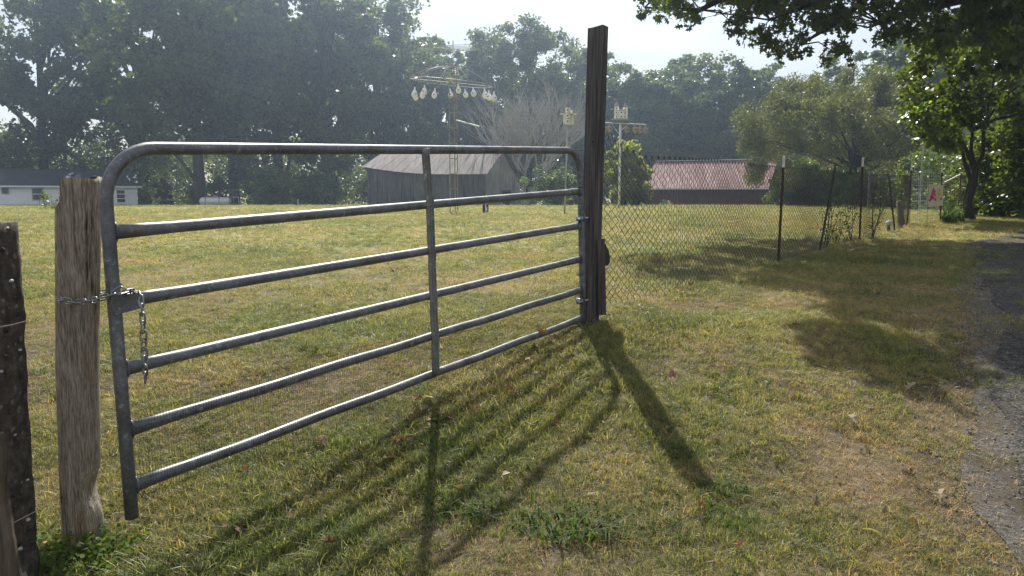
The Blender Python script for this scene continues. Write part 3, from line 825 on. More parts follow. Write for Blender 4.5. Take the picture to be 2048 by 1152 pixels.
# olive willow-like tree
def willow():
    p = onground(1705, 47, -0.05); o = thing('willow_tree', 'broad olive brown weeping tree behind the fence', 'tree', p)
    r = np.random.default_rng(77); h = P(1700, 118, 47).z - p.z; C = []; rad = []
    for i in range(230):
        a = r.uniform(0, 6.28); q = r.uniform(0.1, 1) ** 0.55; rr = q * 5.8
        dome = h * (0.97 - 0.33 * q ** 2.2) * (0.93 + 0.07 * math.sin(3 * a))
        z = dome - r.uniform(0, 1) ** 1.1 * (dome - 1.5) * (0.25 + 0.75 * q)
        C.append((math.cos(a) * rr * 1.08 - 0.5, math.sin(a) * rr, z)); rad.append(r.uniform(0.45, 0.95))
    C = np.array(C); L_ = cluster_leaves(C, rad, 330, r, 1.0)
    V, F, rn = leaf_polys(L_, r.uniform(0.6, 1.2, len(L_)) * 0.17, [(-0.6, 0), (0, 0.2), (0.6, 0), (0, -0.2)], 0.1, 0.1, r, droop=0.8)
    link('crown', np_mesh('crown', V, F, M['leaf_willow'], rn), None, o)
    mb = MB(); mb.tube([(0.1, 0, -.2), (0, 0, 1.2), (-.1, 0, 2.4), (.1, 0, 4)], [.3, .25, .22, .12], 8)
    for i in range(26):
        c = Vector(C[r.integers(150)]); a = Vector((0, 0, r.uniform(1.8, 3.4)))
        mb.tube([a, a.lerp(c, .4) + Vector((0, 0, .5)), a.lerp(c, .75) + Vector((0, 0, .5)), c], [.07, .045, .03, .01], 5)
    mb.tube([(-.1, -.3, 2.0), (-1.2, -2.2, 2.0), (-2.2, -4.6, 2.9), (-3.0, -5.6, 3.4)], [.13, .11, .08, .04], 6)
    mb.build('trunk', M['bark'], o, True)
willow()

# bare grey tree by the barn
def bare_tree():
    p = onground(1046, 67.5, -0.05); o = thing('bare_tree', 'leafless grey tree fanning up behind the gate, right of the barn', 'tree', p)
    mb = MB(); r = random.Random(5); twig = MB()
    def grow(a, d, ln, rad, lev):
        b = a + d * ln; m_ = a.lerp(b, .5) + Vector((r.gauss(0, .04), r.gauss(0, .04), 0)) * ln
        (mb if lev < 3 else twig).tube([a, m_, b], [rad, rad * .8, rad * .6], 5 if lev < 3 else 3, cap=False)
        if lev >= 4: return
        for k in range(r.choice([3, 4, 4])):
            nd = (d * 1.0 + Vector((r.gauss(0, .40), r.gauss(0, .40), r.uniform(.0, .30)))).normalized()
            grow(a.lerp(b, r.uniform(.55, 1)), nd, ln * r.uniform(.62, .85), rad * .60, lev + 1)
    for k in range(9):
        a = k / 9 * 6.28; s_ = r.uniform(.15, .95)
        grow(Vector((0.15 * math.cos(a), .15 * math.sin(a), 0)), Vector((math.cos(a) * s_, math.sin(a) * s_, 1)).normalized(), r.uniform(2.3, 3.3), .095, 0)
    o.scale = (1.35, 1.2, 1.5)
    mb.build('trunk', M['pale_bark'], o); t = twig.build('twigs', M['pale_bark'], o)
bare_tree()

# ---- redbud with two leaning stems beside the drive
def redbud():
    p = G(1940, 440); p.z -= 0.03
    o = thing('redbud_tree', 'two stemmed tree with heart shaped leaves beside the flag', 'tree', p)
    r = np.random.default_rng(12)
    W = lambda px, py, Y: P(px, py, Y) - p
    Y0 = p.y
    mb = MB()
    mb.tube([W(1942, 442, Y0), W(1936, 405, Y0), W(1948, 370, Y0 - .1), W(1951, 340, Y0 - .1), W(1945, 325, Y0)], [.13, .10, .09, .085, .07], 9)
    mb.tube([W(1932, 437, Y0 + .1), W(1931, 400, Y0 + .1), W(1942, 360, Y0), W(1932, 335, Y0), W(1926, 310, Y0), W(1920, 270, Y0 - .3), W(1885, 230, Y0 - .8)], [.09, .075, .07, .055, .045, .035, .02], 8)
    limbs = [[(1945, 330), (1935, 305), (1922, 280), (1900, 250), (1870, 215), (1835, 200)], [(1948, 330), (1942, 300), (1945, 260), (1930, 200), (1915, 150)],
             [(1951, 335), (1966, 310), (1966, 270), (1975, 220), (1990, 150)], [(1966, 300), (1968, 250), (2000, 200), (2040, 170)], [(1930, 290), (1905, 270), (1870, 255), (1830, 245)],
             [(1915, 150), (1900, 110), (1880, 80)], [(1990, 150), (2005, 100), (2010, 60)], [(1945, 260), (1985, 240), (2035, 230), (2080, 235)]]
    tips = []
    for l in limbs:
        dy = r.uniform(-1.2, 1.2); n = len(l)
        path = [W(x, y, Y0 + dy * i / (n - 1)) for i, (x, y) in enumerate(l)]
        mb.tube(path, [0.06 * (1 - .7 * i / (n - 1)) for i in range(n)], 6)
        tips.append(path)
    mb.build('trunk', M['bark'], o, True)
    C = []; rad = []
    for i in range(235):
        px = r.uniform(1815, 2110); t = (px - 1815) / 295
        lo = np.interp(px, [1815, 1860, 1900, 1930, 1975, 2020, 2110], [225, 285, 300, 255, 245, 285, 330])
        hi = np.interp(px, [1815, 1850, 1900, 2000, 2110], [160, 60, 10, -30, -40])
        py = r.uniform(hi, lo); Yd = Y0 + r.uniform(-2.3, 2.3)
        qq = P(px, py, Yd)
        if px < 1880 and abs((Yd - 1.03 * qq.z) - (Y0 - 1.2 - 1.03 * 4.2)) < .55: continue
        C.append(W(px, py, Yd)); rad.append(r.uniform(.22, .5))
    L_ = cluster_leaves(np.array(C), rad, 62, r, 0.7)
    # a spray reaching left, its leaf colour brightened to look backlit
    sp_ = [np.array(W(1798 + 60 * k / 70 + r.uniform(-5, 5), 240 - 32 * k / 70 + r.uniform(-8, 8), Y0 - 1.2)) for k in range(70)]
    V, F, rn = leaf_polys(L_, r.uniform(0.7, 1.25, len(L_)) * 0.125, HEART, 0.25, 0.15, r, droop=0.5)
    link('crown', np_mesh('crown', V, F, M['leaf_redbud'], rn), None, o)
    V, F, rn = leaf_polys(np.array(sp_), r.uniform(.7, 1.2, 70) * 0.14, HEART, 0.5, 0.15, r, droop=0.4)
    s2 = link('leafy_spray', np_mesh('leafy_spray', V, F, M['leaf_spray'], rn), None, o); s2['label'] = 'spray of leaves coloured bright lime to look backlit'
M['leaf_spray'] = leafmat('backlit_tint_leaves', (0.16, 0.24, 0.03), (0.30, 0.40, 0.07), 0.6, 0.4, 0.4)  # lighter copy of the redbud leaf colour, painted in place of backlight
redbud()

# ---- the big oak whose boughs hang in from the upper right
def oak():
    base = Vector((14.5, 15.5, Hf(14.5, 15.5) - .05)); o = thing('oak_tree', 'large oak overhanging the drive, lobed leaves against the sky', 'tree', base)
    r = np.random.default_rng(42); C = []; rad = []
    W = lambda px, py, Y: np.array(P(px, py, Y) - base)
    # boughs that show in the picture
    for i in range(200):
        px = 1275 + (2080 - 1275) * r.uniform() ** 0.8
        lo = np.interp(px, [1275, 1300, 1345, 1370, 1400, 1440, 1480, 1520, 1560, 1610, 1660, 1720, 1800, 1900, 2060], [38, 35, 18, 62, 70, 82, 76, 92, 128, 110, 120, 105, 90, 130, 150])
        py = lo - 8 - r.uniform(0, 1) ** 0.9 * (lo + 60); Yd = r.uniform(12.2, 17.5)
        if px < 1500 and r.uniform() < 0.25: continue
        if 1335 < px < 1352 and py > 0: continue
        if 1680 < px < 1760 and 15 < py and r.uniform() < .7: continue
        C.append(W(px, py, Yd)); rad.append(r.uniform(.16, .36))
    # the rest of the crown, above the frame; kept off where the ground is sunlit
    k = 0
    while k < 640:
        d = r.normal(size=3); d /= np.linalg.norm(d); q = r.uniform(.3, 1) ** .5
        x = 12.5 + d[0] * 12.0 * q; y = 17.0 + d[1] * 9.5 * q; z = 8.6 + d[2] * 5.0 * q
        gx_ = x + 0.09 * z; gy_ = y - 1.03 * z
        el = (z - CAMZ) / y
        if el < 0.245 or z < 4.0: continue
        if not (gy_ > 6.4 + 0.5 * math.sin(gx_ * 1.7) or (gx_ > 0.50 * gy_ + 1.0 and gy_ > 5.0 + .4 * math.sin(gx_ * 3)) or (gx_ > .62 * gy_ + 1.2 and gy_ > 3.8)): continue
        if gy_ > 14.5: continue
        if gx_ < 1.9 or (gx_ < 3.2 and gy_ < 9.2) or (gx_ < 3.9 and gy_ < 7.6): continue
        if abs(gx_ - 10.4) < 1.3 and abs(gy_ - 14.4) < 1.3: continue
        C.append(np.array([x, y, z]) - np.array(base)); rad.append(r.uniform(.45, .95)); k += 1
    for i in range(115):  # extra leaf clusters above the frame, added to cast shade on the verge
        ax = r.uniform(2.5, 6.4); ay = r.uniform(5.3, 8.6); z = r.uniform(4.2, 8.0); x = ax - .09 * z; y = ay + 1.0 * (z - .1)
        if ax < .42 * ay + .25 or (z - CAMZ) / y < .25: continue
        C.append(np.array([x, y, z]) - np.array(base)); rad.append(r.uniform(.35, .7)); k += 1
    C = np.array(C); rad = np.array(rad)
    n1 = len(C) - k
    La = cluster_leaves(C[:n1], rad[:n1], 33, r, 0.8); Lb = cluster_leaves(C[n1:], rad[n1:], 95, r, 0.8)
    V, F, rn = leaf_polys(La, r.uniform(0.7, 1.25, len(La)) * 0.15, OAK, 0.1, 0.12, r, droop=0.7)
    link('crown', np_mesh('crown', V, F, M['leaf_oak'], rn), None, o)
    V, F, rn = leaf_polys(Lb, r.uniform(0.7, 1.25, len(Lb)) * 0.24, DIAMOND, 0.3, 0.12, r)
    link('upper_crown', np_mesh('upper_crown', V, F, M['leaf_oak'], rn), None, o)
    mb = MB()
    mb.tube([(0, 0, -.2), (0, 0, 1.5), (-.1, 0, 3.5), (-.2, 0, 6), (-.3, .3, 9)], [.45, .36, .32, .26, .12], 12)
    fork = Vector((-.1, 0, 3.4))
    bl = [[(1960, -10, 15), (1860, 15, 15), (1760, 45, 15), (1735, 55, 14.8)], [(1900, -60, 14.5), (1760, -30, 14.2), (1620, 10, 14), (1540, 40, 13.8)],
          [(1800, -60, 14), (1620, -45, 13.6), (1480, -20, 13.4), (1400, 20, 13.2), (1290, 15, 13)], [(1980, 40, 16), (1900, 60, 16), (1820, 70, 16)], [(1760, -30, 14.2), (1680, 40, 14), (1600, 90, 13.8)]]
    for l in bl:
        path = [fork if len(l) != 3 or l[0][0] != 1760 else Vector(W(*l[0]))] + [Vector(W(*q_)) for q_ in l]
        n = len(path); mb.tube(path, [0.13 * (1 - .88 * i / (n - 1)) for i in range(n)], 6)
    tops = [Vector(c) for c in C[n1:]][:70] + [Vector(c) for c in C[-60:]]
    for c in tops:
        a = Vector((-.15, .05, r.uniform(3.4, 7))); mb.tube([a, a.lerp(c, .5) + Vector((0, 0, .5)), c], [.1, .06, .02], 5)
    # twigs reaching each visible spray
    for i in range(0, n1, 2):
        c = Vector(C[i]); j = min(bl, key=lambda l: min((Vector(W(*q_)) - c).length for q_ in l)); a = min((Vector(W(*q_)) for q_ in j), key=lambda v: (v - c).length)
        mb.tube([a, a.lerp(c, .5) + Vector((0, 0, .12)), c], [.016, .011, .004], 4, cap=False)
    mb.build('trunk', M['bark'], o, True)
oak()

# ------------------------------------------------------------------ white house on the left
def house():
    Y0 = 82.0; xr = P(275, 400, Y0).x; x0 = xr - 26.0; zg = Hf(xr, Y0) - .35; TH = R(37)
    ze = P(275, 373, Y0).z; zr = P(250, 342, Y0 + 3.4).z; D = 8.4
    o = thing('white_house', 'long white sided house with a dark metal roof on the left', 'house', (xr, Y0, zg), TH)
    mb = MB(); n = 16; hh = (ze - zg) / n
    for i in range(n):   # lapped siding boards
        z0 = zg + i * hh
        mb.hexa([Vector((x0, Y0 - .045, z0)), Vector((xr, Y0 - .045, z0)), Vector((xr, Y0 + .05, z0)), Vector((x0, Y0 + .05, z0))],
                [Vector((x0, Y0 - .008, z0 + hh - .003)), Vector((xr, Y0 - .008, z0 + hh - .003)), Vector((xr, Y0 + .05, z0 + hh - .003)), Vector((x0, Y0 + .05, z0 + hh - .003))])
    mb.box(((x0 + xr) / 2, Y0 + D / 2 + .03, (zg + ze) / 2), (xr - x0 - .02, D - .05, ze - zg - .01))
    for xx in (x0 + .05, xr - .1):
        mb.add([(xx, Y0 + .1, ze - .02), (xx, Y0 + D, ze - .02), (xx, Y0 + D / 2, zr - .12), (xx + .08, Y0 + .1, ze - .02), (xx + .08, Y0 + D, ze - .02), (xx + .08, Y0 + D / 2, zr - .12)], [(0, 1, 2), (5, 4, 3), (0, 3, 4, 1), (1, 4, 5, 2), (2, 5, 3, 0)])
    wpart(mb, 'wall', M['white'], o)
    mb = MB(); e0, e1 = x0 - .4, xr + .45
    s0 = Vector((0, Y0 - .45, ze + .02)); s1 = Vector((0, Y0 + D / 2, zr)); s2 = Vector((0, Y0 + D + .45, ze + .02))
    for a, b in ((s0, s1), (s1, s2)):
        mb.hexa([Vector((e0, a.y, a.z - .06)), Vector((e1, a.y, a.z - .06)), Vector((e1, b.y, b.z - .06)), Vector((e0, b.y, b.z - .06))],
                [Vector((e0, a.y, a.z)), Vector((e1, a.y, a.z)), Vector((e1, b.y, b.z)), Vector((e0, b.y, b.z))])
    x = e0 + .1
    while x < e1:
        mb.beam((x, s0.y, s0.z + .018), (x, s1.y, s1.z + .018), .05, .03, (0, 0, 1)); x += .3
    wpart(mb, 'roof', M['house_roof'], o)
    mb = MB(); mb.box(((e0 + e1) / 2, s0.y - .03, s0.z - .06), (e1 - e0, .05, .14)); wpart(mb, 'fascia', M['white'], o)
    mb = MB(); mb.box(((x0 + xr) / 2, s1.y, zr + .03), (e1 - e0, .3, .05)); wpart(mb, 'ridge_cap', M['house_roof'], o)
    mb = MB(); mb.box((xr - .06, Y0 - .06, (zg + ze) / 2), (.12, .04, ze - zg - .1)); wpart(mb, 'corner_board', M['white'], o)
    def onwall(px, py):
        d = ray(px, py); # corner + s*(-cos,-sin) meets the ray t*d
        c_, s_ = math.cos(TH), math.sin(TH)
        # t*dx = xr - s c ; t*dy = Y0 - s s_
        t = (xr * s_ - Y0 * c_) / (d.x * s_ - d.y * c_); s = (xr - t * d.x) / c_
        return xr - s, CAMZ + t * d.z
    def window(xa, ya, xb, yb, split, frame='greytrim'):
        ax, az = onwall(xa, ya); bx, bz = onwall(xb, yb); cx_ = (ax + bx) / 2; cz_ = (az + bz) / 2; ww = bx - ax; h_ = az - bz
        f = MB(); t = .08
        for xx in (ax + t / 2, bx - t / 2): f.box((xx, Y0 - .07, cz_), (t, .10, h_))
        for zz in (az - t / 2, bz + t / 2): f.box((cx_, Y0 - .07, zz), (ww - 2 * t, .10, t))
        wn = wpart(f, 'window', M[frame], o)
        g = MB(); g.box((cx_, Y0 - .05, cz_), (ww - 2 * t, .03, h_ - 2 * t)); wpart(g, 'pane', M['glass'], wn)
        for q in range(1, split):
            g = MB(); g.box((cx_, Y0 - .082, bz + h_ * q / split), (ww - 2 * t, .03, .07)); wpart(g, 'sash_bar', M['white'], wn)
    window(63, 376, 88, 400, 2); window(231, 379, 252, 406, 3, 'white'); window(2, 374, 18, 388, 1)
house()

# propane tank and the iron frame beside it
def tank():
    p = onground(431, 74.5); o = thing('gas_tank', 'white propane tank lying at the edge of the wood', 'gas tank', p)
    Lg = P(463, 410, 74.5).x - P(400, 410, 74.5).x; r = .40; zc = .72 + .0
    zc = (P(431, 409, 74.5).z - p.z) ; zc = max(zc, .5)
    mb = MB(); pr = []
    for i in range(9):
        t = i / 8 * math.pi / 2; pr.append((-Lg / 2 + r * .8 * (1 - math.sin(t)), r * (math.cos(math.pi / 2 - t))))
    path = [Vector((x, 0, zc)) for x, _ in reversed(pr)]; 
    xsr = [(-Lg / 2 + .32 - .32 * math.cos(t), r * math.sin(t)) for t in np.linspace(.05, math.pi / 2, 8)]
    full = xsr + [(-x, q) for x, q in reversed(xsr)]
    mb.tube([Vector((x, 0, zc)) for x, q in full], [q for x, q in full], 20); mb.build('shell', M['tank'], o, True)
    mb = MB(); mb.lathe([(.24, 0), (.24, .14), (.2, .2), (.05, .22)], 14, (0, 0, zc + r - .04)); mb.build('valve_dome', M['greytrim'], o)
    for s_ in (-1, 1):
        mb = MB(); mb.box((s_ * Lg * .28, 0, zc / 2 - .15), (.16, .6, zc - .1)); mb.build('support', M['greytrim'], o)
tank()
def iron_frame():
    Y = 73; o = thing('iron_frame', 'rusty square pipe frame beside the gas tank', 'frame', onground(469, Y))
    z0 = o.location.z; a = P(458, 380, Y); b = P(480, 380, Y); m2 = P(478, 398, Y)
    mb = MB()
    for x in (a.x, b.x): mb.tube([(x, Y, z0 - .1), (x, Y, a.z)], .035, 6)
    mb.tube([(a.x - .05, Y, a.z), (b.x + .05, Y, a.z)], .035, 6); wpart(mb, 'outer_frame', M['rust_wire'], o)
    mb = MB(); mb.tube([(a.x + .15, Y, z0 + .9), (b.x - .15, Y, z0 + .9), (b.x - .15, Y, z0 - .05)], .03, 6); wpart(mb, 'inner_bar', M['white_pole'], o)
    mb = MB(); mb.tube([(a.x + .35, Y, z0 - .1), (a.x + .38, Y, z0 + 1.6)], .03, 6); wpart(mb, 'upright', M['rust_wire'], o)
iron_frame()
def rod(px, y0, y1, Y, name, lab, m, r=.03, lean=0, group=None, cat='post'):
    b = onground(px, Y, -.05); t = P(px + lean, y0, Y); mb = MB(); mb.tube([(0, 0, 0), Vector((t.x - b.x, 0, t.z - b.z))], r, 6)
    o = mb.build(name, m); o.location = b; return tag(o, lab, cat, group)
GP = 'thin stakes before the wood'
rod(80, 385, 420, 72, 'steel_stake', 'thin dark stake before the left window of the white house', M['rust_wire'], .03, -2, GP)
rod(224, 384, 418, 72, 'steel_stake', 'thin leaning stake before the right window of the white house', M['rust_wire'], .03, -5, GP)
rod(410, 386, 413, 70, 'steel_stake', 'dark stake standing before the left half of the gas tank', M['rust_wire'], .03, 1, GP)
rod(438, 386, 413, 70, 'steel_stake', 'dark stake standing before the right half of the gas tank', M['rust_wire'], .03, 0, GP)
rod(596, 398, 414, 70, 'white_stake', 'short white stake left of the barn', M['white_pole'], .05, 0)
rod(1338, 401, 416, 56, 'white_stake', 'short white stake at the foot of the red shed', M['white_pole'], .09, 0)

# ------------------------------------------------------------------ grey barn
def boards(mb, a, b, z0f, z1f, w_=.2, th=.035, seed=0, gapp=.06, lean=.02, out=None, skip=None):
    """vertical boards from a to b; z0f, z1f give bottom and top at fraction t"""
    r = random.Random(seed); a = Vector(a); b = Vector(b); d = b - a; Ln = d.length; d.normalize(); nrm = Vector((d.y, -d.x, 0)); n = int(Ln / w_)
    for i in range(n):
        t0 = i / n; t1 = (i + 1) / n
        if skip and skip((t0 + t1) / 2): continue
        g = r.uniform(.004, .02) if r.random() > gapp else r.uniform(.03, .06)
        p0 = a + d * Ln * t0; p1 = a + d * (Ln * t1 - g); off = nrm * r.uniform(0, .03); ln = d * r.gauss(0, lean)
        zb = z0f(t0) + r.uniform(-.02, .10); za = z1f(t0); zc_ = z1f(t1)
        q = lambda p, z, o_: Vector((p.x, p.y, z)) + off + nrm * o_
        mb.hexa([q(p0, zb, 0) + ln, q(p1, zb, 0) + ln, q(p1, zb, -th) + ln, q(p0, zb, -th) + ln], [q(p0, za, 0), q(p1, zc_, 0), q(p1, zc_, -th), q(p0, za, -th)])
def barn():
    A = P(736, 400, 64.5); B = P(972, 400, 60); A.z = B.z = 0
    d = (B - A).normalized(); pr = Vector((-d.y, d.x, 0)); W_ = 5.6
    C = B + pr * W_; D_ = A + pr * W_
    zg = min(Hf(A.x, A.y), Hf(B.x, B.y)) - .05
    zeB = P(972, 345, 60).z; zeA = P(736, 330, 64.5).z - .15
    o = thing('grey_barn', 'weathered grey board barn with sagging tin roof', 'barn', ((A + C) / 2).to_tuple()[:2] + (zg,))
    sag = lambda t: zeA + (zeB - zeA) * t - .30 * math.sin(math.pi * min(1, t * 1.0)) * (1 - t * .3)
    mb = MB(); boards(mb, A, B, lambda t: zg, lambda t: sag(t) + .06, .21, seed=1, lean=.05); wpart(mb, 'wall', M['barn_wood'], o)
    zap = P(1004, 300, 62.7).z
    gable = lambda t: zeB + (zap - zeB) * (1 - abs(t - .5) * 2) - .03
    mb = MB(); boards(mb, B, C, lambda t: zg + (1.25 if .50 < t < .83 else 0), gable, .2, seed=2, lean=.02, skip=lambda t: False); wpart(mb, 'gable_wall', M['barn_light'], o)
    mb = MB(); boards(mb, D_, A, lambda t: zg, lambda t: zeA + (zap - zeA) * (1 - abs(t - .5) * 2) - .1, .25, seed=3); wpart(mb, 'rear_gable', M['barn_wood'], o)
    mb = MB(); boards(mb, C, D_, lambda t: zg, lambda t: zeA, .25, seed=4); wpart(mb, 'back_wall', M['barn_wood'], o)
    # lintel over the open doorway
    mb = MB(); p0 = B.lerp(C, .50); p1 = B.lerp(C, .83); mb.beam(Vector((p0.x, p0.y, zg + 1.27)) + d * .06, Vector((p1.x, p1.y, zg + 1.33)) + d * .06, .05, .12); wpart(mb, 'door_lintel', M['barn_wood'], o)
    # sagging roof
    def slope(side):
        V = []; n = 24; ov = .42
        for i in range(n + 1):
            t = -.03 + 1.06 * i / n; tc_ = min(1, max(0, t)); base = A + (B - A) * t
            ze = sag(tc_) + .12 - ( .0 if side else 0); zr_ = zap + (.05) - .22 * math.sin(math.pi * tc_) + (1 - tc_) * -.05
            e = base - pr * ov if side else base + pr * (W_ + ov); rdg = base + pr * W_ / 2
            fall = (zr_ - ze) / (W_ / 2) * ov
            V.append((Vector((e.x, e.y, ze - fall * .9)), Vector((rdg.x, rdg.y, zr_ + .02))))
        mb = MB()
        for i in range(n):
            (e0, r0), (e1, r1) = V[i], V[i + 1]; t = Vector((0, 0, -.05)); j = Vector((0, 0, .012 * (i % 2)))
            mb.hexa([e0 + t, e1 + t, r1 + t, r0 + t], [e0 + j, e1 + j, r1 + j, r0 + j])
            mb.beam(e0 + Vector((0, 0, .005)), r0 + Vector((0, 0, .005)), .04, .02)
        return mb
    wpart(slope(True), 'roof_front', M['barn_roof'], o); wpart(slope(False), 'roof_back', M['barn_roof'], o)
    # lean-to at the right
    E = C + pr * 0.1; Fp = E + (C - B).normalized() * 2.4
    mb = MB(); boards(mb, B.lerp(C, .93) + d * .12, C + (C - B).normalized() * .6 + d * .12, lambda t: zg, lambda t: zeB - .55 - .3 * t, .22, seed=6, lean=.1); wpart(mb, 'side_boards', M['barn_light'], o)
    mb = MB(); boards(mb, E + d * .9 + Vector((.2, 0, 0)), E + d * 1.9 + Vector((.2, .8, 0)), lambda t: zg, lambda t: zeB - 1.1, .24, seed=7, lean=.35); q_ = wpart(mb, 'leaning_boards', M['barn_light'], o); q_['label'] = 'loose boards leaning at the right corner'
barn()

# ------------------------------------------------------------------ red shed
def shed():
    A = P(1291, 400, 72); B = P(1533, 400, 67); A.z = B.z = 0
    d = (B - A).normalized(); pr = Vector((-d.y, d.x, 0)); W_ = 7.4
    zg = min(Hf(A.x, A.y), Hf(B.x, B.y)) - .1; ze = P(1291, 375, 72).z - .1; zr = P(1307, 324, 76).z
    o = thing('red_shed', 'low dark red shed with a rusty pink tin roof', 'shed', ((A + B) / 2).to_tuple()[:2] + (zg,))
    mb = MB(); boards(mb, A, B, lambda t: zg, lambda t: ze, .22, seed=11, lean=.01, gapp=0); C = B + pr * W_; D_ = A + pr * W_
    boards(mb, B, C, lambda t: zg, lambda t: ze + (zr - ze) * (1 - abs(t - .5) * 2) * .96, .25, seed=12, gapp=0); boards(mb, C, D_, lambda t: zg, lambda t: ze, .25, seed=13); boards(mb, D_, A, lambda t: zg, lambda t: ze + (zr - ze) * (1 - abs(t - .5) * 2) * .96, .25, seed=14)
    wpart(mb, 'wall', M['red_wall'], o)
    for side, nm in ((0, 'roof_front'), (1, 'roof_back')):
        mb = MB(); n = 13; r = random.Random(3)
        e = lambda t: (A + (B - A) * (-.02 + 1.04 * t)) + (pr * -.45 if side == 0 else pr * (W_ + .45))
        rg = lambda t: (A + (B - A) * (-.02 + 1.04 * t)) + pr * W_ / 2
        zE = ze + .02
        for i in range(n):
            t0, t1 = i / n, (i + 1) / n; j = .004 * (i % 2)
            a0, a1, b0, b1 = e(t0), e(t1), rg(t0), rg(t1)
            up = lambda p, z: Vector((p.x, p.y, z))
            mb.hexa([up(a0, zE - .05), up(a1, zE - .05), up(b1, zr - .05), up(b0, zr - .05)], [up(a0, zE + j), up(a1, zE + j), up(b1, zr + j), up(b0, zr + j)])
        k = 0
        while k <= 52:
            t = k / 52; a0 = e(t); b0 = rg(t); mb.beam((a0.x, a0.y, zE + .02), (b0.x, b0.y, zr + .02), .045, .035); k += 1
        wpart(mb, nm, M['red_roof'], o)
    a0 = rg(0); b0 = rg(1); mb = MB(); mb.beam((a0.x, a0.y, zr + .06), (b0.x, b0.y, zr + .06), .36, .05); wpart(mb, 'ridge_cap', M['alu'], o)
    a0 = (A + (B - A) * -.02) - pr * .47; b0 = (A + (B - A) * 1.02) - pr * .47
    mb = MB(); mb.beam((a0.x, a0.y, zE - .06), (b0.x, b0.y, zE - .06), .05, .09); wpart(mb, 'eave_trim', M['alu'], o)
shed()

# ------------------------------------------------------------------ gourd tower with antenna
def lattice(o, x, y, z0, z1, w_, m, step=.62, r=.014, xbr=True, name='tower_mast'):
    mb = MB(); c = [Vector((x - w_ / 2, y, 0)), Vector((x + w_ / 2, y + .05, 0)), Vector((x + w_ * .1, y + w_ * .85, 0))]
    for q in c: mb.tube([(q.x, q.y, z0), (q.x, q.y, z1)], r, 6)
    z = z0 + step * .6; k = 0
    while z < z1:
        for i in range(3):
            a, b = c[i], c[(i + 1) % 3]
            mb.tube([(a.x, a.y, z), (b.x, b.y, z)], r * .75, 4)
        z += step; k += 1
    return wpart(mb, name, m, o)
TY = 32.0
def gourd_mesh(nm='gourd', hook=True):
    mb = MB(); mb.lathe([(.004, .25), (.022, .245), (.03, .19), (.038, .13), (.07, .07), (.118, -.01), (.135, -.08), (.12, -.16), (.07, -.215), (.01, -.235)], 12); return mb
def tower():
    p = onground(908, TY, -.05); o = thing('gourd_tower', 'thin rusty lattice tower with umbrella frame and television antenna', 'tower', p)
    ztop = P(908, 128, TY).z
    m, nt, b, out = mat('rust_to_paint')
    g = node(nt, 'ShaderNodeNewGeometry'); n = noise(nt, 3, 4, coord='World')
    c = ramp(nt, n.outputs['Fac'], [(0.4, (0.27, 0.30, 0.27)), (0.55, (0.28, 0.20, 0.15)), (0.62, (0.30, 0.13, 0.07))]); nt.links.new(c, b.inputs['Base Color']); b.inputs['Roughness'].default_value = .7
    lattice(o, p.x, TY, p.z, ztop, .31, m, r=.02)
    # umbrella frame
    zc = P(905, 134, TY).z; zr = P(905, 163, TY).z; Rr = 1.72
    tilt = Matrix.Rotation(R(5.5), 3, 'Y') @ Matrix.Rotation(R(3.0), 3, 'X')
    top = Vector((p.x, TY, zc))
    def rib(a):
        pts = []
        for i in range(9):
            t = i / 8; rr = Rr * math.sin(t * math.pi / 2) if False else Rr * t ** .9; dz = -(zc - zr + .05) * (t ** 2.0)
            pts.append(top + tilt @ Vector((math.cos(a) * rr, math.sin(a) * rr, dz)))
        return pts
    ends = []
    for k in range(10):
        mb = MB(); q = rib(k * math.pi / 5 + .15); mb.tube(q, .011, 6); wpart(mb, 'rib', M['rackpipe'], o); ends.append(q[-1])
    mb = MB(); ring = [top + tilt @ Vector((math.cos(a) * Rr * .985, math.sin(a) * Rr * .985, -(zc - zr + .04))) for a in np.linspace(0, 2 * math.pi, 41)]
    mb.tube(ring, .011, 6, cap=False); wpart(mb, 'rim_ring', M['rackpipe'], o)
    mb = MB(); mb.tube([ring[0], ring[20]], .011, 5); mb.tube([ring[10], ring[30]], .009, 5); wpart(mb, 'cross_tie', M['rackpipe'], o)
    # side arm
    mb = MB(); mb.tube([P(912, 240, TY), P(959, 253, TY)], .025, 6); wpart(mb, 'side_arm', M['alu'], o)
    # mast and antenna
    za = P(905, 96, TY).z
    mb = MB(); mb.tube([(p.x + .02, TY, ztop - .2), (p.x + .02, TY, za + .3)], .018, 6); wpart(mb, 'mast', M['tower'], o)
    an = MB(); bo = P(905, 98, TY); dirb = Vector((.75, .62, .03)).normalized()
    an.tube([bo - dirb * .9, bo + dirb * .9], .014, 5)
    ant = None
    for i in range(9):
        c_ = bo + dirb * (-.85 + i * .21); ln = 1.05 - abs(i - 3) * .11; e_ = Vector((1.0, -.18, .05)).normalized()
        an.tube([c_ - e_ * ln, c_ + e_ * ln], .0075, 4)
    an.tube([P(860, 92, TY), P(965, 88, TY + .3)], .009, 4)
    wpart(an, 'antenna', M['tower'], o)
    return top, tilt, zc, zr, Rr, ring
top, tilt, zc, zr, Rr, ring = tower()
gm = gourd_mesh(); gme = gm.mesh('gourd'); gme.materials.append(M['gourd']); gme.polygons.foreach_set('use_smooth', np.ones(len(gme.polygons), bool))
hole_mb = MB(); hole_mb.tube([(0.02, -.118, -.06), (0.022, -.137, -.062)], .028, 10); hme = hole_mb.mesh('entrance_hole'); hme.materials.append(M['hole'])
wire_mb = MB(); wire_mb.tube([(0, 0, .24), (0, 0, .34)], .005, 4); wme = wire_mb.mesh('hanger_wire'); wme.materials.append(M['wire'])
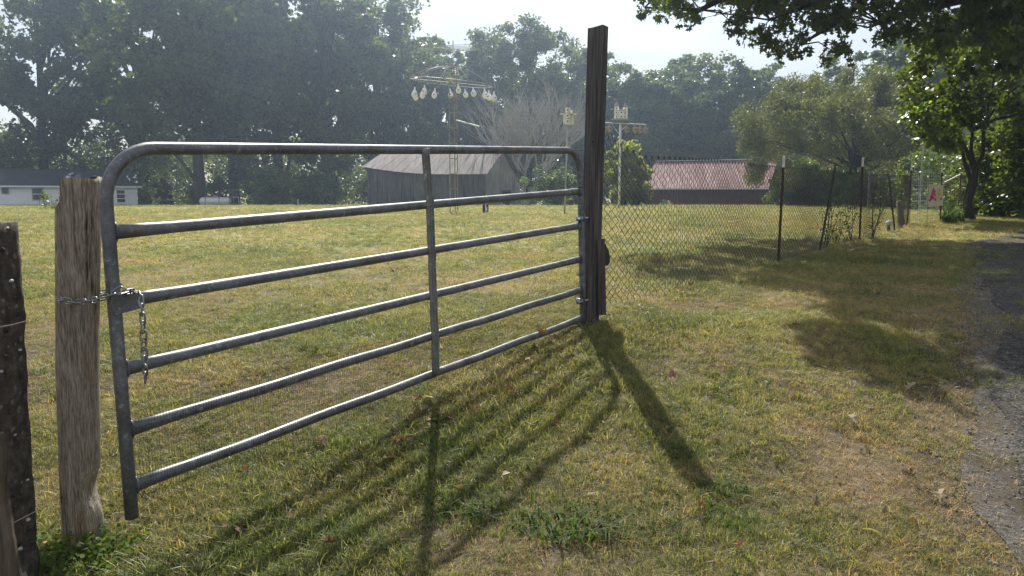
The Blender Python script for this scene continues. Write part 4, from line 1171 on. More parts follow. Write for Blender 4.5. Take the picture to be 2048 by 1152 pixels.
gspec = [(829, 182, -.6), (831, 189, .9), (845, 184, .8), (849, 177, -.5), (869, 184, 1.2), (901, 184, 1.5), (917, 175, -1.6), (931, 184, 1.4), (947, 181, -.9), (970, 184, .6), (978, 188, .1), (988, 190, -.3)]
glab = ['leftmost white gourd hanging from the umbrella frame', 'white gourd half hidden below the leftmost one', 'white gourd left of and behind its touching neighbour', 'white gourd touching the one behind, upper left of the frame',
        'lone white gourd between the left group and the tower', 'white gourd hanging inside the tower legs', 'white gourd hanging highest, just right of the tower', 'lower of the two single gourds right of the tower',
        'large white gourd midway to the right rim', 'leftmost of the three gourds at the right rim', 'middle of the three gourds at the right rim', 'rightmost white gourd on the umbrella frame']
for (px, py, dy), lab in zip(gspec, glab):
    o = thing('gourd_birdhouse', lab, 'gourd birdhouse', P(px, py + 3, TY + dy), (px * 1.7) % 1.6 - .8, 'white gourds on the tower')
    s_ = .76 + (px * .37 % 1) * .18; o.scale = (s_, s_, s_ * (.95 + (px * .71 % 1) * .12)); o.rotation_euler[1] = ((px * .13) % 1 - .5) * .3
    link('gourd', gme, None, o); link('entrance_hole', hme, None, o); link('hanger_wire', wme, None, o)

# second lattice tower far right
o = thing('lattice_tower', 'thin lattice tower behind the flag, top lost in leaves', 'tower', onground(1846, 33, -.05))
p = Vector(o.location); lattice(o, p.x, 33, p.z, P(1846, 215, 33).z, .36, M['tower'], .8, .02)

# ------------------------------------------------------------------ birdhouses on poles
def turret(o, x, y, z0, z1, r, n=3, cone=.28):
    mb = MB(); mb.lathe([(r, z0), (r, z1)], 12, (x, y, 0))
    t = wpart(mb, 'turret', M['white_bird'], o)
    mb = MB(); mb.lathe([(r * 1.15, z1), (r * .75, z1 + cone * .35), (r * .3, z1 + cone * .75), (.006, z1 + cone), (.004, z1 + cone * 1.3)], 12, (x, y, 0)); c = wpart(mb, 'cone_roof', M['lilac_roof'], t)
    for i in range(n):
        mb = MB(); z = z0 + (z1 - z0) * (i + .5) / n; mb.tube([(x - .25 * r, y - r * .9, z), (x - .25 * r, y - r * 1.04, z)], r * .28, 8); wpart(mb, 'entrance_hole', M['hole'], t)
    for i in range(1, n):
        mb = MB(); mb.lathe([(r * 1.04, z0 + (z1 - z0) * i / n - .008), (r * 1.04, z0 + (z1 - z0) * i / n + .008)], 12, (x, y, 0)); wpart(mb, 'floor_band', M['greytrim'], t)
def pole(px0, py0, px1, py1, Y, nm, lab, r, m):
    b = onground(px0, Y, -.05); t = P(px1, py1, Y); o = thing(nm, lab, 'pole', b); mb = MB()
    mb.tube([b, b.lerp(t, .5), t], [r, r * .92, r * .85], 8); wpart(mb, 'shaft', m, o, True); return o, b, t
BY = 38.0
o, b, t = pole(1238, 410, 1241, 246, BY, 'birdhouse_pole', 'tall white pole with a cross arm for gourds', .058, M['white_pole'])
mb = MB(); mb.tube([P(1204, 245, BY), P(1293, 249, BY)], .02, 6); wpart(mb, 'cross_arm', M['alu'], o)
mb = MB(); mb.tube([P(1222, 246, BY), P(1240, 271, BY - .05)], .012, 5); mb.tube([P(1258, 247, BY), P(1241, 262, BY + .05)], .012, 5); wpart(mb, 'arm_brace', M['alu'], o)
mb = MB(); c = P(1241, 243, BY); mb.box((c.x, BY, P(1241, 238.5, BY).z), (.86, .55, .025)); hs_plate = mb
o = thing('castle_birdhouse', 'white castle shaped birdhouse with two pointed turrets on the white pole', 'birdhouse', P(1241, 238, BY))
wpart(hs_plate, 'base_board', M['greytrim'], o)
z0 = P(1241, 237.6, BY).z
turret(o, P(1233, 220, BY).x, BY - .05, z0, P(1233, 213, BY).z, .115); turret(o, P(1251, 220, BY).x, BY + .05, z0, P(1251, 215, BY).z, .115)
mb = MB(); c = P(1242, 230, BY); h_ = P(1242, 222.5, BY).z - z0; mb.box((c.x + .0, BY - .02, z0 + h_ / 2), (.28, .34, h_)); wpart(mb, 'keep', M['white_bird'], o)
mb = MB(); mb.beam((c.x - .19, BY - .02, z0 + h_ - .01), (c.x + .01, BY - .02, z0 + h_ + .09), .42, .02, (0, 0, 1)); mb.beam((c.x + .01, BY - .02, z0 + h_ + .09), (c.x + .2, BY - .02, z0 + h_ + .01), .42, .02); wpart(mb, 'keep_roof', M['white_bird'], o)
for z in (.1, .28):
    mb = MB(); mb.tube([(c.x, BY - .185, z0 + z), (c.x, BY - .20, z0 + z)], .035, 8); wpart(mb, 'entrance_hole', M['hole'], o)
bg_me = gourd_mesh().mesh('gourd'); bg_me.materials.append(M['gourd_brown']); bg_me.polygons.foreach_set('use_smooth', np.ones(len(bg_me.polygons), bool))
for px, py, lab in ((1209, 256, 'tan gourd nearest the dark gate post on the cross arm'), (1219, 255, 'tan gourd second from the left on the cross arm'), (1254, 257, 'tan gourd just right of the white pole'), (1270, 257, 'first of three tan gourds at the right arm end'), (1280, 258, 'middle of three tan gourds at the right arm end'), (1291, 258, 'tan gourd at the very right end of the cross arm')):
    o = thing('gourd_birdhouse', lab, 'gourd birdhouse', P(px, py, BY), 0, 'tan gourds under the cross arm'); o.scale = (.95, .95, .95)
    link('gourd', bg_me, None, o); link('entrance_hole', hme, None, o); link('hanger_wire', wme, None, o)
BY2 = 27.0
pole(1129, 430, 1136, 251, BY2, 'birdhouse_pole', 'slim grey pole right of the barn seen through the gate', .032, M['tower'])
o = thing('winged_birdhouse', 'white turret birdhouse with flat side roofs on the slim grey pole', 'birdhouse', P(1137, 250, BY2))
z0 = P(1137, 249, BY2).z
turret(o, P(1135.5, 220, BY2).x, BY2 - .13, z0 + .0, P(1135, 216, BY2).z, .085); turret(o, P(1141.5, 220, BY2).x, BY2 + .12, z0 + .05, P(1141, 220, BY2).z, .08, cone=.24)
mb = MB(); c = P(1137, 240, BY2); zt = P(1137, 229, BY2).z
mb.box((c.x - .08, BY2, (z0 + zt) / 2 + .02), (.17, .36, zt - z0 - .04)); mb.box((c.x + .09, BY2 + .05, (z0 + zt) / 2 - .01), (.17, .3, zt - z0 - .04)); wpart(mb, 'body', M['white_bird'], o)
mb = MB(); a = P(1121, 228, BY2); b = P(1153, 229, BY2); mb.box(((a.x + b.x) / 2, BY2 + .02, zt + .02), (b.x - a.x, .42, .02)); wpart(mb, 'flat_roof', M['white_bird'], o)
mb = MB(); mb.box(((a.x + b.x) / 2 + .02, BY2 + .2, zt + .045), (b.x - a.x - .08, .1, .03)); wpart(mb, 'red_edge', simple('red_strip', (.35, .05, .05)), o)

# short post with an outlet box in the field
pb = onground(971, 29, -.05); o = thing('short_post', 'short brown post with an outlet box in the middle of the field', 'post', pb); zt = P(971, 408, 29).z
mb = MB(); mb.box((pb.x - .06, 29, (pb.z + zt) / 2), (.10, .12, zt - pb.z)); mb.box((pb.x + .065, 29.01, (pb.z + zt) / 2), (.09, .12, zt - pb.z - .02)); wpart(mb, 'post', M['dark_post'], o)
mb = MB(); mb.box((pb.x + .03, 28.92, pb.z + .2), (.07, .05, .13)); wpart(mb, 'outlet_box', M['alu'], o)

# ------------------------------------------------------------------ the steel gate
TL = P(203, 296, 2.94); TR = P(1160, 301, 6.15); BL = P(259, 975, 2.94); BR = P(1166, 636, 6.15)
def gp_(u, v):
    return TL.lerp(TR, u).lerp(BL.lerp(BR, u), v)
Ug = (TR - TL).normalized(); Vg = ((BL + BR) / 2 - (TL + TR) / 2).normalized(); Ng = Ug.cross(Vg).normalized()
if Ng.y > 0: Ng = -Ng      # towards the camera
LEN = (TR - TL).length; HGT = 1.34; TR_ = .0245
gate = thing('farm_gate', 'galvanised tube farm gate with six bars chained shut', 'gate', (gp_(0.5, 1) + Vector((0, 0, -.2))))
rt = .21
def arc(u0, v0, du, dv, n=9):
    out = []
    for i in range(n):
        a = i / (n - 1) * math.pi / 2; out.append((u0 + du * (1 - math.cos(a)), v0 + dv * (1 - math.sin(a))))
    return out
ru = rt / LEN; rv = rt / HGT
path = [gp_(0, 1.095), gp_(0, .8), gp_(0, .5), gp_(0, rv + .01)]
for i in range(1, 9):
    a = i / 9 * math.pi / 2; path.append(gp_(ru * (1 - math.cos(a)), rv * (1 - math.sin(a))))
path += [gp_(u, 0) for u in np.linspace(ru, 1 - ru, 14)]
for i in range(1, 9):
    a = i / 9 * math.pi / 2; path.append(gp_(1 - ru * (1 - math.sin(a)), rv * (1 - math.cos(a))))
path += [gp_(1, rv + .01), gp_(1, .5), gp_(1, .8), gp_(1, 1.04)]
mb = MB(); mb.tube(path, TR_ * 1.05, 18); frame = wpart(mb, 'frame', M['steel'], gate, True)
VB = [.239, .441, .641, .826, 1.0]
rb = random.Random(8)
for k, v in enumerate(VB):
    u0 = (TR_ * .6) / LEN; us = np.linspace(u0, 1 - u0, 30)
    mb = MB(); pth = []
    for i, u in enumerate(us):
        wv = 0 if i in (0, 29) or k < 3 else .0025 * math.sin(i * .9 + k)
        pth.append(gp_(float(u), v) + Vg * wv)
    ed = [max(0, 1 - min(i, 29 - i) / 1.6) for i in range(30)]
    rr = [TR_ * (1.0 - .22 * e_) for e_ in ed]
    mb.tube(pth, rr, 16, flat=[1 + .52 * e_ for e_ in ed], ref=Vg)
    for ue, sg in ((TR_ * .8 / LEN, 1), (1 - TR_ * .8 / LEN, -1)):
        c_ = gp_(ue, v) + Ug * sg * .006
        mb.tube([c_ + (Vg * math.cos(a) * 1.42 + Ng * math.sin(a) * .86) * TR_ + Ug * .0015 * math.sin(a * 9) for a in np.linspace(0, 6.283, 25)], [.0042 + .001 * math.sin(q * 2.4) for q in range(25)], 6, cap=False)
    wpart(mb, 'rail', M['steel'], gate, True)
mb = MB()
prof_pts = [gp_(.494 + .006 * min(1, v * 4), v) + Ng * (.005 if (abs(v - min([0] + VB, key=lambda q: abs(q - v))) < .02) else .0) + Ng * .019 for v in [-.005, .02, .06, .12, .18, .22, .239, .26, .3, .36, .42, .441, .46, .5, .56, .62, .641, .66, .7, .76, .81, .826, .845, .88, .93, .98, 1.0]]
mb.tube(prof_pts, .034, 14, flat=.42, ref=Ng); wpart(mb, 'centre_brace', M['brace'], gate, True)
mb = MB()
for off in (-.012, .012): mb.tube([p_ + Ug * off + Ng * .014 for p_ in prof_pts], .005, 6)
wpart(mb, 'brace_ribs', M['brace'], gate, True)
# latch plate at the chain end: cut from pixel outline on the gate plane
def on_gate(px, py, off=.0):
    d = ray(px, py); o0 = Vector((0, 0, CAMZ)); pl = gp_(.1, .4) + Ng * off
    t = (pl - o0).dot(Ng) / d.dot(Ng); return o0 + d * t
mb = MB()
outl = [(222, 561), (232, 556), (246, 571), (239, 580), (247, 588), (252, 577), (262, 577), (274, 592), (270, 599), (287, 598), (288, 615), (229, 631), (222, 612)]
fr = [on_gate(x, y, .028) for x, y in outl]; bk = [q - Ng * .006 for q in fr]; n = len(fr)
mb.add(fr + bk, [tuple(range(n)), tuple(range(2 * n - 1, n - 1, -1))] + [(i, n + i, n + (i + 1) % n, (i + 1) % n) for i in range(n)])
wpart(mb, 'latch_plate', M['steel'], gate)
# hinges towards the tall post
for yy in (437, 602):
    c = on_gate(1160, yy, 0); mb = MB()
    mb.tube([c + Ug * -.0 + Vg * -.02, c + Vg * .02], TR_ * 1.32, 14)
    mb.tube([c + Ng * .03 - Ug * .10, c + Ng * .03 + Ug * .02], .009, 8); mb.tube([c + Ng * .03 - Ug * .045, c + Ng * .03 - Ug * .03], .02, 6)
    mb.tube([c + Ng * .035 + Ug * .02, c + Ng * .03 + Ug * .13, c + Ug * .13 - Vg * .035], .010, 8)
    mb.tube([c + Ug * .06 - Vg * .03, c + Ug * .06 + Vg * .03], .014, 8)
    wpart(mb, 'hinge', M['chain'], gate, True)
# fine welded wire on the lower bars
mb = MB(); v0, v1 = .765, 1.055; du = .0127 / LEN
V = []; F = []
def wire_seg(a, b, r):
    d = (b - a).normalized(); s_ = d.cross(Vg if abs(d.dot(Vg)) < .8 else Ug).normalized(); n_ = d.cross(s_)
    o_ = len(V)
    for p_ in (a, b):
        for k in range(3):
            t = k * 2.0944; V.append(p_ + s_ * math.cos(t) * r + n_ * math.sin(t) * r)
    for k in range(3): F.append((o_ + k, o_ + (k + 1) % 3, o_ + 3 + (k + 1) % 3, o_ + 3 + k))
u = .008; kk = 0
wav = lambda u, v: Ng * (.030 + .004 * math.sin(u * 37) + .003 * math.sin(u * 90 + v * 20))
while u < .995:
    vv = [v0 + .012 * math.sin(u * 22), .826, .91, 1.0, v1 + .006 * math.sin(u * 31)]
    for a, b in zip(vv[:-1], vv[1:]): wire_seg(gp_(u, a) + wav(u, a), gp_(u, b) + wav(u, b), .0007)
    u += du
nh = 12
for j in range(nh):
    v = v0 + (v1 - v0) * j / (nh - 1); us = np.linspace(.008, .995, 90)
    for a, b in zip(us[:-1], us[1:]):
        dv = lambda q: v + .012 * math.sin(q * 22) * (1 - j / nh)
        wire_seg(gp_(a, dv(a)) + wav(a, v), gp_(b, dv(b)) + wav(b, v), .0007)
mb.v = [tuple(q) for q in V]; mb.f = F
wpart(mb, 'welded_wire', M['mesh_wire'], gate)
# wire ties wrapped on the hinge stile
mb = MB()
for yy in (372, 385, 545):
    c = on_gate(1160, yy); mb.tube([c + (Ng * math.cos(a) + Ug * math.sin(a)) * (TR_ * 1.12) + Vg * .002 * a for a in np.linspace(0, 12.5, 30)], .0025, 4)
wpart(mb, 'wire_tie', M['black'], gate)

# ------------------------------------------------------------------ posts by the gate
def rough_post(px, Y, ytop, wid, depth, name, lab, m, seed=0, n=40, rings=90, left_px=None, groove=.012, notch=True):
    base = onground(px, Y, -.12); base.x = P(px + 4, 1090, Y).x; zt = P(px, ytop, Y).z; hgt = zt - base.z; tip = P(px - 6, ytop, Y).x - base.x
    r = np.random.default_rng(seed); V = []
    for i in range(rings + 1):
        t = i / rings; z = hgt * t
        for k in range(n):
            a = 2 * math.pi * k / n; ca, sa = math.cos(a), math.sin(a)
            e = (abs(ca) ** 3.2 + abs(sa) ** 3.2) ** (-1 / 3.2)
            g = (float(fbm(k * 1.0 + 50, z * 1.2, 2.2, seed, 3)) - .5) * groove * 1.7 + (float(fbm(k * 3.1 + 9, z * 3.5, 1.0, seed + 5, 2)) - .5) * .006
            x = ca * e * wid / 2 + ca * g; y = sa * e * depth / 2 + sa * g
            x += .012 * math.sin(z * 2.2 + seed) * (1 if not notch else 1)
            if notch and ca > .2:
                x -= .034 * math.exp(-((z - .36) / .07) ** 2) * ca; x += .006 * ca * math.exp(-((z - .2) / .12) ** 2)
            zz = z; x += tip * t
            if i == rings: zz += (float(fbm(x * 30 + 9, y * 30, 1.0, seed, 2)) - .5) * .03
            if notch and ca < -.55 and t > .93: zz -= (t - .93) * 1.0; x += (t - .93) * .35
            V.append((x, y, zz))
    F = [(i * n + k, i * n + (k + 1) % n, (i + 1) * n + (k + 1) % n, (i + 1) * n + k) for i in range(rings) for k in range(n)]
    mb = MB(); mb.v = V; mb.f = F + [tuple(range(rings * n, rings * n + n))]
    o = mb.build(name, m, None, True); o.location = base
    return o
o = rough_post(162, 3.1, 357, .142, .15, 'wooden_gate_post', '', M['cleft'], 3)
tag(o, 'rough split grey wooden post with a chain around it', 'post')
# pebbly concrete post at the left edge
cb = onground(0, 2.72, -.15)
def concrete_post():
    tr = P(37, 446, 2.72); brr = P(77, 1120, 2.72); tr.x -= .034; brr.x -= .036; tl_x = tr.x - .15; bl_x = brr.x - .17
    o = thing('concrete_post', 'dark pebbly concrete post at the left edge', 'post', (tr.x - .1, 2.72, brr.z - .1))
    mb = MB(); n = 40; r = np.random.default_rng(4); V = []; ring = []
    S = 12
    for i in range(n + 1):
        t = i / n; z = brr.z - .12 + (tr.z - brr.z + .12) * t; xl = bl_x + (tl_x - bl_x) * t; xr = brr.x + (tr.x - brr.x) * t
        per = [(xl + (xr - xl) * k / S, 2.66) for k in range(S + 1)] + [(xr, 2.66 + .12 * k / 6) for k in range(1, 7)] + [(xr + (xl - xr) * k / S, 2.78) for k in range(1, S + 1)] + [(xl, 2.78 - .12 * k / 6) for k in range(1, 6)]
        ring.append(len(per))
        for j, (x, y) in enumerate(per):
            c_ = 0.004 if j in (0, S, S + 6, 2 * S + 6) else 0
            q = (float(fbm(j * .8, z * 14, 1, 5, 2)) - .5) * .012
            V.append((x + q * (1 if x > (xl + xr) / 2 else -1) - (c_ if x > (xl + xr) / 2 else -c_), y + q, z + (float(fbm(x * 40, y * 40, 1, 2, 2)) - .5) * .012 * (i == n)))
    m_ = ring[0]; F = [(i * m_ + k, i * m_ + (k + 1) % m_, (i + 1) * m_ + (k + 1) % m_, (i + 1) * m_ + k) for i in range(n) for k in range(m_)] + [tuple(range(n * m_, n * m_ + m_))]
    mb.v = V; mb.f = F; wpart(mb, 'shaft', M['concrete'], o, True)
    mb = MB()
    for px, py, rr in ((22, 562, 4.5), (3, 743, 4), (8, 946, 5), (56, 1040, 4.5), (40, 1098, 5), (14, 456, 3), (30, 870, 2.2), (55, 960, 2.4), (40, 700, 3)):
        c_ = P(px, py, 2.655); q = rr / 1536 * 2.2
        mb.tube([c_ + Vector((0, .006, 0)), c_ + Vector((0, -.003, 0)), c_ + Vector((0, -.006, 0))], [q, q * .85, q * .3], 9)
    wpart(mb, 'pale_pebbles', M['pebble'], o, True)
    mb = MB()
    for px, py, rr in ((4, 500, 5), (34, 629, 5.5), (11, 661, 6), (24, 992, 5), (62, 1088, 5), (58, 1060, 4)):
        c_ = P(px, py, 2.655); q = rr / 1536 * 2.66
        mb.tube([c_ + Vector((0, .006, 0)), c_ + Vector((0, -.0015, 0))], [q, q], 9)
    wpart(mb, 'dark_pebbles', M['hole'], o, True)
    for q_, r_ in (([P(-12, 656, 2.64), P(10, 652, 2.635), P(30, 648, 2.635), P(52, 642, 2.635)], .0022), ([P(-10, 1060, 2.64), P(30, 1044, 2.635), P(78, 1019, 2.635)], .0013), ([P(-6, 440, 2.64), P(2, 443, 2.64), P(6, 454, 2.64)], .0025)):
        mb = MB(); mb.tube(q_, r_, 6); wpart(mb, 'tie_wire', M['stone_wire'], o, True)
concrete_post()
# split rail leaning in the lower left corner
mb = MB(); a = P(14, 1175, 2.35); b = P(-24, 872, 2.35)
pts_ = [a.lerp(b, t) + Vector((.006 * math.sin(t * 9), 0, 0)) for t in np.linspace(-.1, 1, 26)]
mb.tube(pts_, [.040 + .003 * math.sin(i * .6) + .0012 * math.sin(i * 2.3) for i in range(26)], 12)
o = mb.build('leaning_rail', M['rail_wood'], None, True); l = Vector(a)
for v in o.data.vertices: v.co -= l
o.location = l; tag(o, 'narrow rough wooden rail leaning in the bottom left corner', 'rail')

# tall square dark post that carries the gate
def tall_post():
    b = G(1179, 655); Y0 = 6.25; base = onground(1180, Y0, -.2); tp = P(1196, 55, Y0)
    o = thing('tall_gate_post', 'tall dark square wooden post that carries the gate', 'post', base)
    s_ = .122; rot = R(28); mb = MB(); n = 30
    cx0 = P(1177, 655, Y0).x
    V = []
    for i in range(n + 1):
        t = i / n; c_ = Vector((cx0 + (tp.x - cx0) * t, Y0, base.z + (tp.z - base.z) * t)); q = s_ * (1.0 - .0 * t)
        per = []
        for a0 in range(4):
            for f in (.02, .07, .5, .93, .98):
                a = (a0 + f) * math.pi / 2; e = 1 / max(abs(math.cos(a)), abs(math.sin(a))); e = min(e, 1.34)
                per.append((math.cos(a) * e * q / 2, math.sin(a) * e * q / 2))
        for (x, y) in per:
            xx = x * math.cos(rot) - y * math.sin(rot); yy = x * math.sin(rot) + y * math.cos(rot)
            V.append(c_ + Vector((xx, yy, (.012 * math.sin(xx * 40) if i == n else 0))))
    m_ = 20; F = [(i * m_ + k, i * m_ + (k + 1) % m_, (i + 1) * m_ + (k + 1) % m_, (i + 1) * m_ + k) for i in range(n) for k in range(m_)] + [tuple(range(n * m_, n * m_ + m_))]
    mb.v = V; mb.f = F; wpart(mb, 'shaft', M['dark_post'], o)
    mb = MB(); kc = P(1186, 284, Y0 - .088); mb.tube([kc + Vector((0, .012, 0)), kc], [.011, .010], 9); wpart(mb, 'knot', M['hole'], o)
    # board nailed to its right side and the dark box behind
    bd = thing('nailed_board', 'short weathered board fixed to the right side of the tall dark post', 'board', P(1204, 628, Y0 - .02))
    a = P(1201.5, 478, Y0 - .03); c_ = P(1203, 629, Y0 - .03); mb = MB()
    mb.hexa([c_ + Vector((-.03, -.03, 0)), c_ + Vector((.036, -.03, 0)), c_ + Vector((.036, .05, 0)), c_ + Vector((-.03, .05, 0))], [a + Vector((-.03, -.03, 0)), a + Vector((.03, -.03, .004)), a + Vector((.03, .05, 0)), a + Vector((-.03, .05, -.006))])
    wpart(mb, 'board', M['dark_post'], bd)
    bx = thing('black_box', 'black hooded box behind the nailed board on the tall dark post', 'box', P(1213, 527, Y0 + .05)); mb = MB()
    x0 = P(1208, 500, Y0 + .06).x; ys_ = (486, 500, 515, 526); xs_ = (1209, 1216, 1219, 1218)
    pl = [(x0 - .01, P(1210, 486, Y0 + .06).z)] + [(P(x, y, Y0 + .06).x, P(x, y, Y0 + .06).z) for x, y in zip(xs_, ys_)] + [(x0 - .01, P(1210, 526, Y0 + .06).z)]
    mb.prism(pl, .09, Matrix(((1, 0, 0, 0), (0, 0, -1, Y0 + .06), (0, 1, 0, 0), (0, 0, 0, 1)))); wpart(mb, 'hood', M['black'], bx)
    mb = MB(); mb.box((x0 + .01, Y0 + .06, P(1210, 528, Y0 + .06).z), (.05, .07, .02)); wpart(mb, 'base_plate', M['black'], bx)
tall_post()

# ------------------------------------------------------------------ chain
def link_mesh():
    mb = MB(); L2, W2, r = .0135, .0105, .0036; pts = []
    for i in range(24):
        a = 2 * math.pi * i / 24; x = math.cos(a) * W2 + (L2 if math.cos(a) > 0 else -L2) * 0; pts.append(Vector((math.cos(a) * W2 + (L2 if math.cos(a) > .01 else (-L2 if math.cos(a) < -.01 else 0)), math.sin(a) * W2, 0)))
    pts.append(pts[0]); mb.tube(pts, r, 7, cap=False); return mb.mesh('link')
lk = link_mesh(); lk.materials.append(M['chain']); lk.polygons.foreach_set('use_smooth', np.ones(len(lk.polygons), bool))
cpath = [P(222, 573, 3.04), P(215, 585, 3.19), P(160, 590, 3.22), P(121, 592, 3.14), P(117, 596, 3.06), P(124, 600, 2.98), P(150, 605, 2.962), P(180, 603, 2.952), P(200, 597, 2.91), P(222, 590, 2.885), P(237, 581, 2.885), P(243, 588, 2.90), P(255, 584, 2.93),
         P(268, 582, 2.965), P(278, 587, 2.95), P(282, 598, 2.92), P(284, 612, 2.915), P(286, 650, 2.92), P(288, 700, 2.925), P(290, 735, 2.93), P(291, 768, 2.95)]
chain = thing('gate_chain', 'zinc chain looped around the split post with its tail hanging down', 'chain', cpath[6])
seg = [0]
for a, b in zip(cpath[:-1], cpath[1:]): seg.append(seg[-1] + (b - a).length)
pitch = .0345; s_ = 0; k = 0
while s_ < seg[-1]:
    i = max(j for j in range(len(seg) - 1) if seg[j] <= s_); t = (s_ - seg[i]) / (seg[i + 1] - seg[i]); c_ = cpath[i].lerp(cpath[i + 1], t); d = (cpath[i + 1] - cpath[i]).normalized()
    up = Vector((0, 1, .1)) if abs(d.z) > .7 else Vector((0, 0, 1)); yv = (up - d * up.dot(d)).normalized(); zv = d.cross(yv)
    if k % 2: yv, zv = zv, -yv
    jr = .35 * math.sin(k * 2.3); yv2 = (yv * math.cos(jr) + zv * math.sin(jr)); zv2 = d.cross(yv2)
    mt = Matrix((d, yv2, zv2)).transposed().to_4x4(); mt.translation = c_ - Vector(chain.location)
    lo = bpy.data.objects.new('link', lk); COL.objects.link(lo); lo.parent = chain; lo.matrix_local = mt
    s_ += pitch; k += 1

# ------------------------------------------------------------------ chain-link fence
FP = [(Vector((P(1196, 600, 6.33).x, 6.33)), None)]
def tpost(o, bpx, bpy, tpx, tpy, Y, lab=None, white=True, m='rust_red', r=.021, wtop=.17):
    b = P(bpx, bpy, Y); b.z = min(b.z, Hf(b.x, Y)) - .1; t = P(tpx, tpy, Y); mb = MB(); d = (t - b); s1 = t - d.normalized() * (wtop if white else 0)
    mb.beam(b, s1, .036, .008, (0, 1, 0)); mb.beam(b + Vector((0, -.016, 0)), s1 + Vector((0, -.016, 0)), .010, .036, (0, 1, 0))
    p_ = wpart(mb, 'post', M[m], o)
    if lab: p_['label'] = lab
    if white:
        mb = MB(); mb.beam(s1, t, .038, .009, (0, 1, 0)); mb.beam(s1 + Vector((0, -.016, 0)), t + Vector((0, -.016, 0)), .012, .036, (0, 1, 0)); wpart(mb, 'white_tip', M['post_white'], p_)
    return b, t
fence = thing('chain_link_fence', 'galvanised chain link fence running back from the tall gate post', 'fence', onground(1560, 11.3))
kp = [(1198, 6.33, 268, 617), (1295, 7.35, 316, 598), (1400, 8.75, 320, 574), (1560, 11.3, 336, 529), (1640, 13.0, 342, 500), (1722, 14.9, 349, 480), (1790, 17.3, 352, 461), (1822, 19.2, 352, 448)]
nodes = []
for px, Y, yt, yb in kp:
    nodes.append((P(px, 450, Y).x, Y, P(px, yt, Y).z, max(P(px, yb, Y).z, -9)))
nodes = np.array(nodes); sl = np.concatenate([[0], np.cumsum(np.hypot(np.diff(nodes[:, 0]), np.diff(nodes[:, 1])))])
def fpt(s):
    return np.array([np.interp(s, sl, nodes[:, k]) for k in range(4)])
wl = .052; hs = .040; V = []; F = []
SS = [0.0]
while SS[-1] < sl[-1]: SS.append(SS[-1] + float(np.interp(SS[-1], [0, .8, 2.5, 6, 12, 20], [.092, .078, .058, .056, .066, .08])))
nw = len(SS) - 3
T = fpt(np.array(SS))
for k in range(nw):
    a = T[:, k]; b = T[:, k + 1]; hgt = a[2] - a[3]; ns = int(hgt / hs)
    if ns % 2: ns += 1
    rr = .0026 + .00008 * a[1]
    dx = np.array([b[0] - a[0], b[1] - a[1]]); dn = dx / np.linalg.norm(dx); nv = np.array([-dn[1], dn[0]])
    base_i = len(V)
    pk = []
    for j in range(ns + 1):
        e = (j + k) % 2; c_ = T[:, k + e]; z = c_[2] - (c_[2] - c_[3]) * j / ns
        s_ = SS[k]; bow = .035 * math.sin(s_ * 1.7) + .02 * math.sin(z * 5 + s_ * 2.1); bow *= min(1, s_ / .5)
        wx = .010 * math.sin(z * 4 + s_ * 3.1) + .006 * math.sin(z * 9 + s_)
        px_ = c_[0] + nv[0] * (bow + (.003 if e else -.003)) + dn[0] * wx; py_ = c_[1] + nv[1] * (bow + (.003 if e else -.003)) + dn[1] * wx
        pk.append((px_, py_, z))
    if True:    # knuckle at the top
        p0 = pk[0]; pk = [(p0[0] + dn[0] * .012, p0[1] + dn[1] * .012, p0[2] - .004), (p0[0] + dn[0] * .010, p0[1] + dn[1] * .010, p0[2] + .022), (p0[0] - dn[0] * .004, p0[1] - dn[1] * .004, p0[2] + .022)] + pk
    for j, p_ in enumerate(pk):
        for q in range(3):
            t = q * 2.0944 + .5; V.append((p_[0] + (dn[0] * math.cos(t) + nv[0] * math.sin(t)) * rr, p_[1] + (dn[1] * math.cos(t) + nv[1] * math.sin(t)) * rr, p_[2]))
    for j in range(len(pk) - 1):
        o_ = base_i + j * 3
        for q in range(3): F.append((o_ + q, o_ + (q + 1) % 3, o_ + 3 + (q + 1) % 3, o_ + 3 + q))
V = np.array(V) - np.array(fence.location); link('wire_mesh', np_mesh('wire_mesh', V, np.array(F), M['wire']), None, fence)
tpost(fence, 1556, 530, 1568, 311, 11.25, 'dark red steel post with a white tip, nearest the gate')
tpost(fence, 1638, 498, 1672, 326, 12.95, 'grey leaning steel post', False, 'dark_post')
tpost(fence, 1719, 482, 1726, 315, 14.85, 'second dark red steel post with a white tip')
tpost(fence, 1791, 460, 1778, 352, 17.2, 'dark post leaning left', False, 'rust_red')
tpost(fence, 1814, 446, 1824, 327, 19.1, 'dark post leaning right with a pale tip')

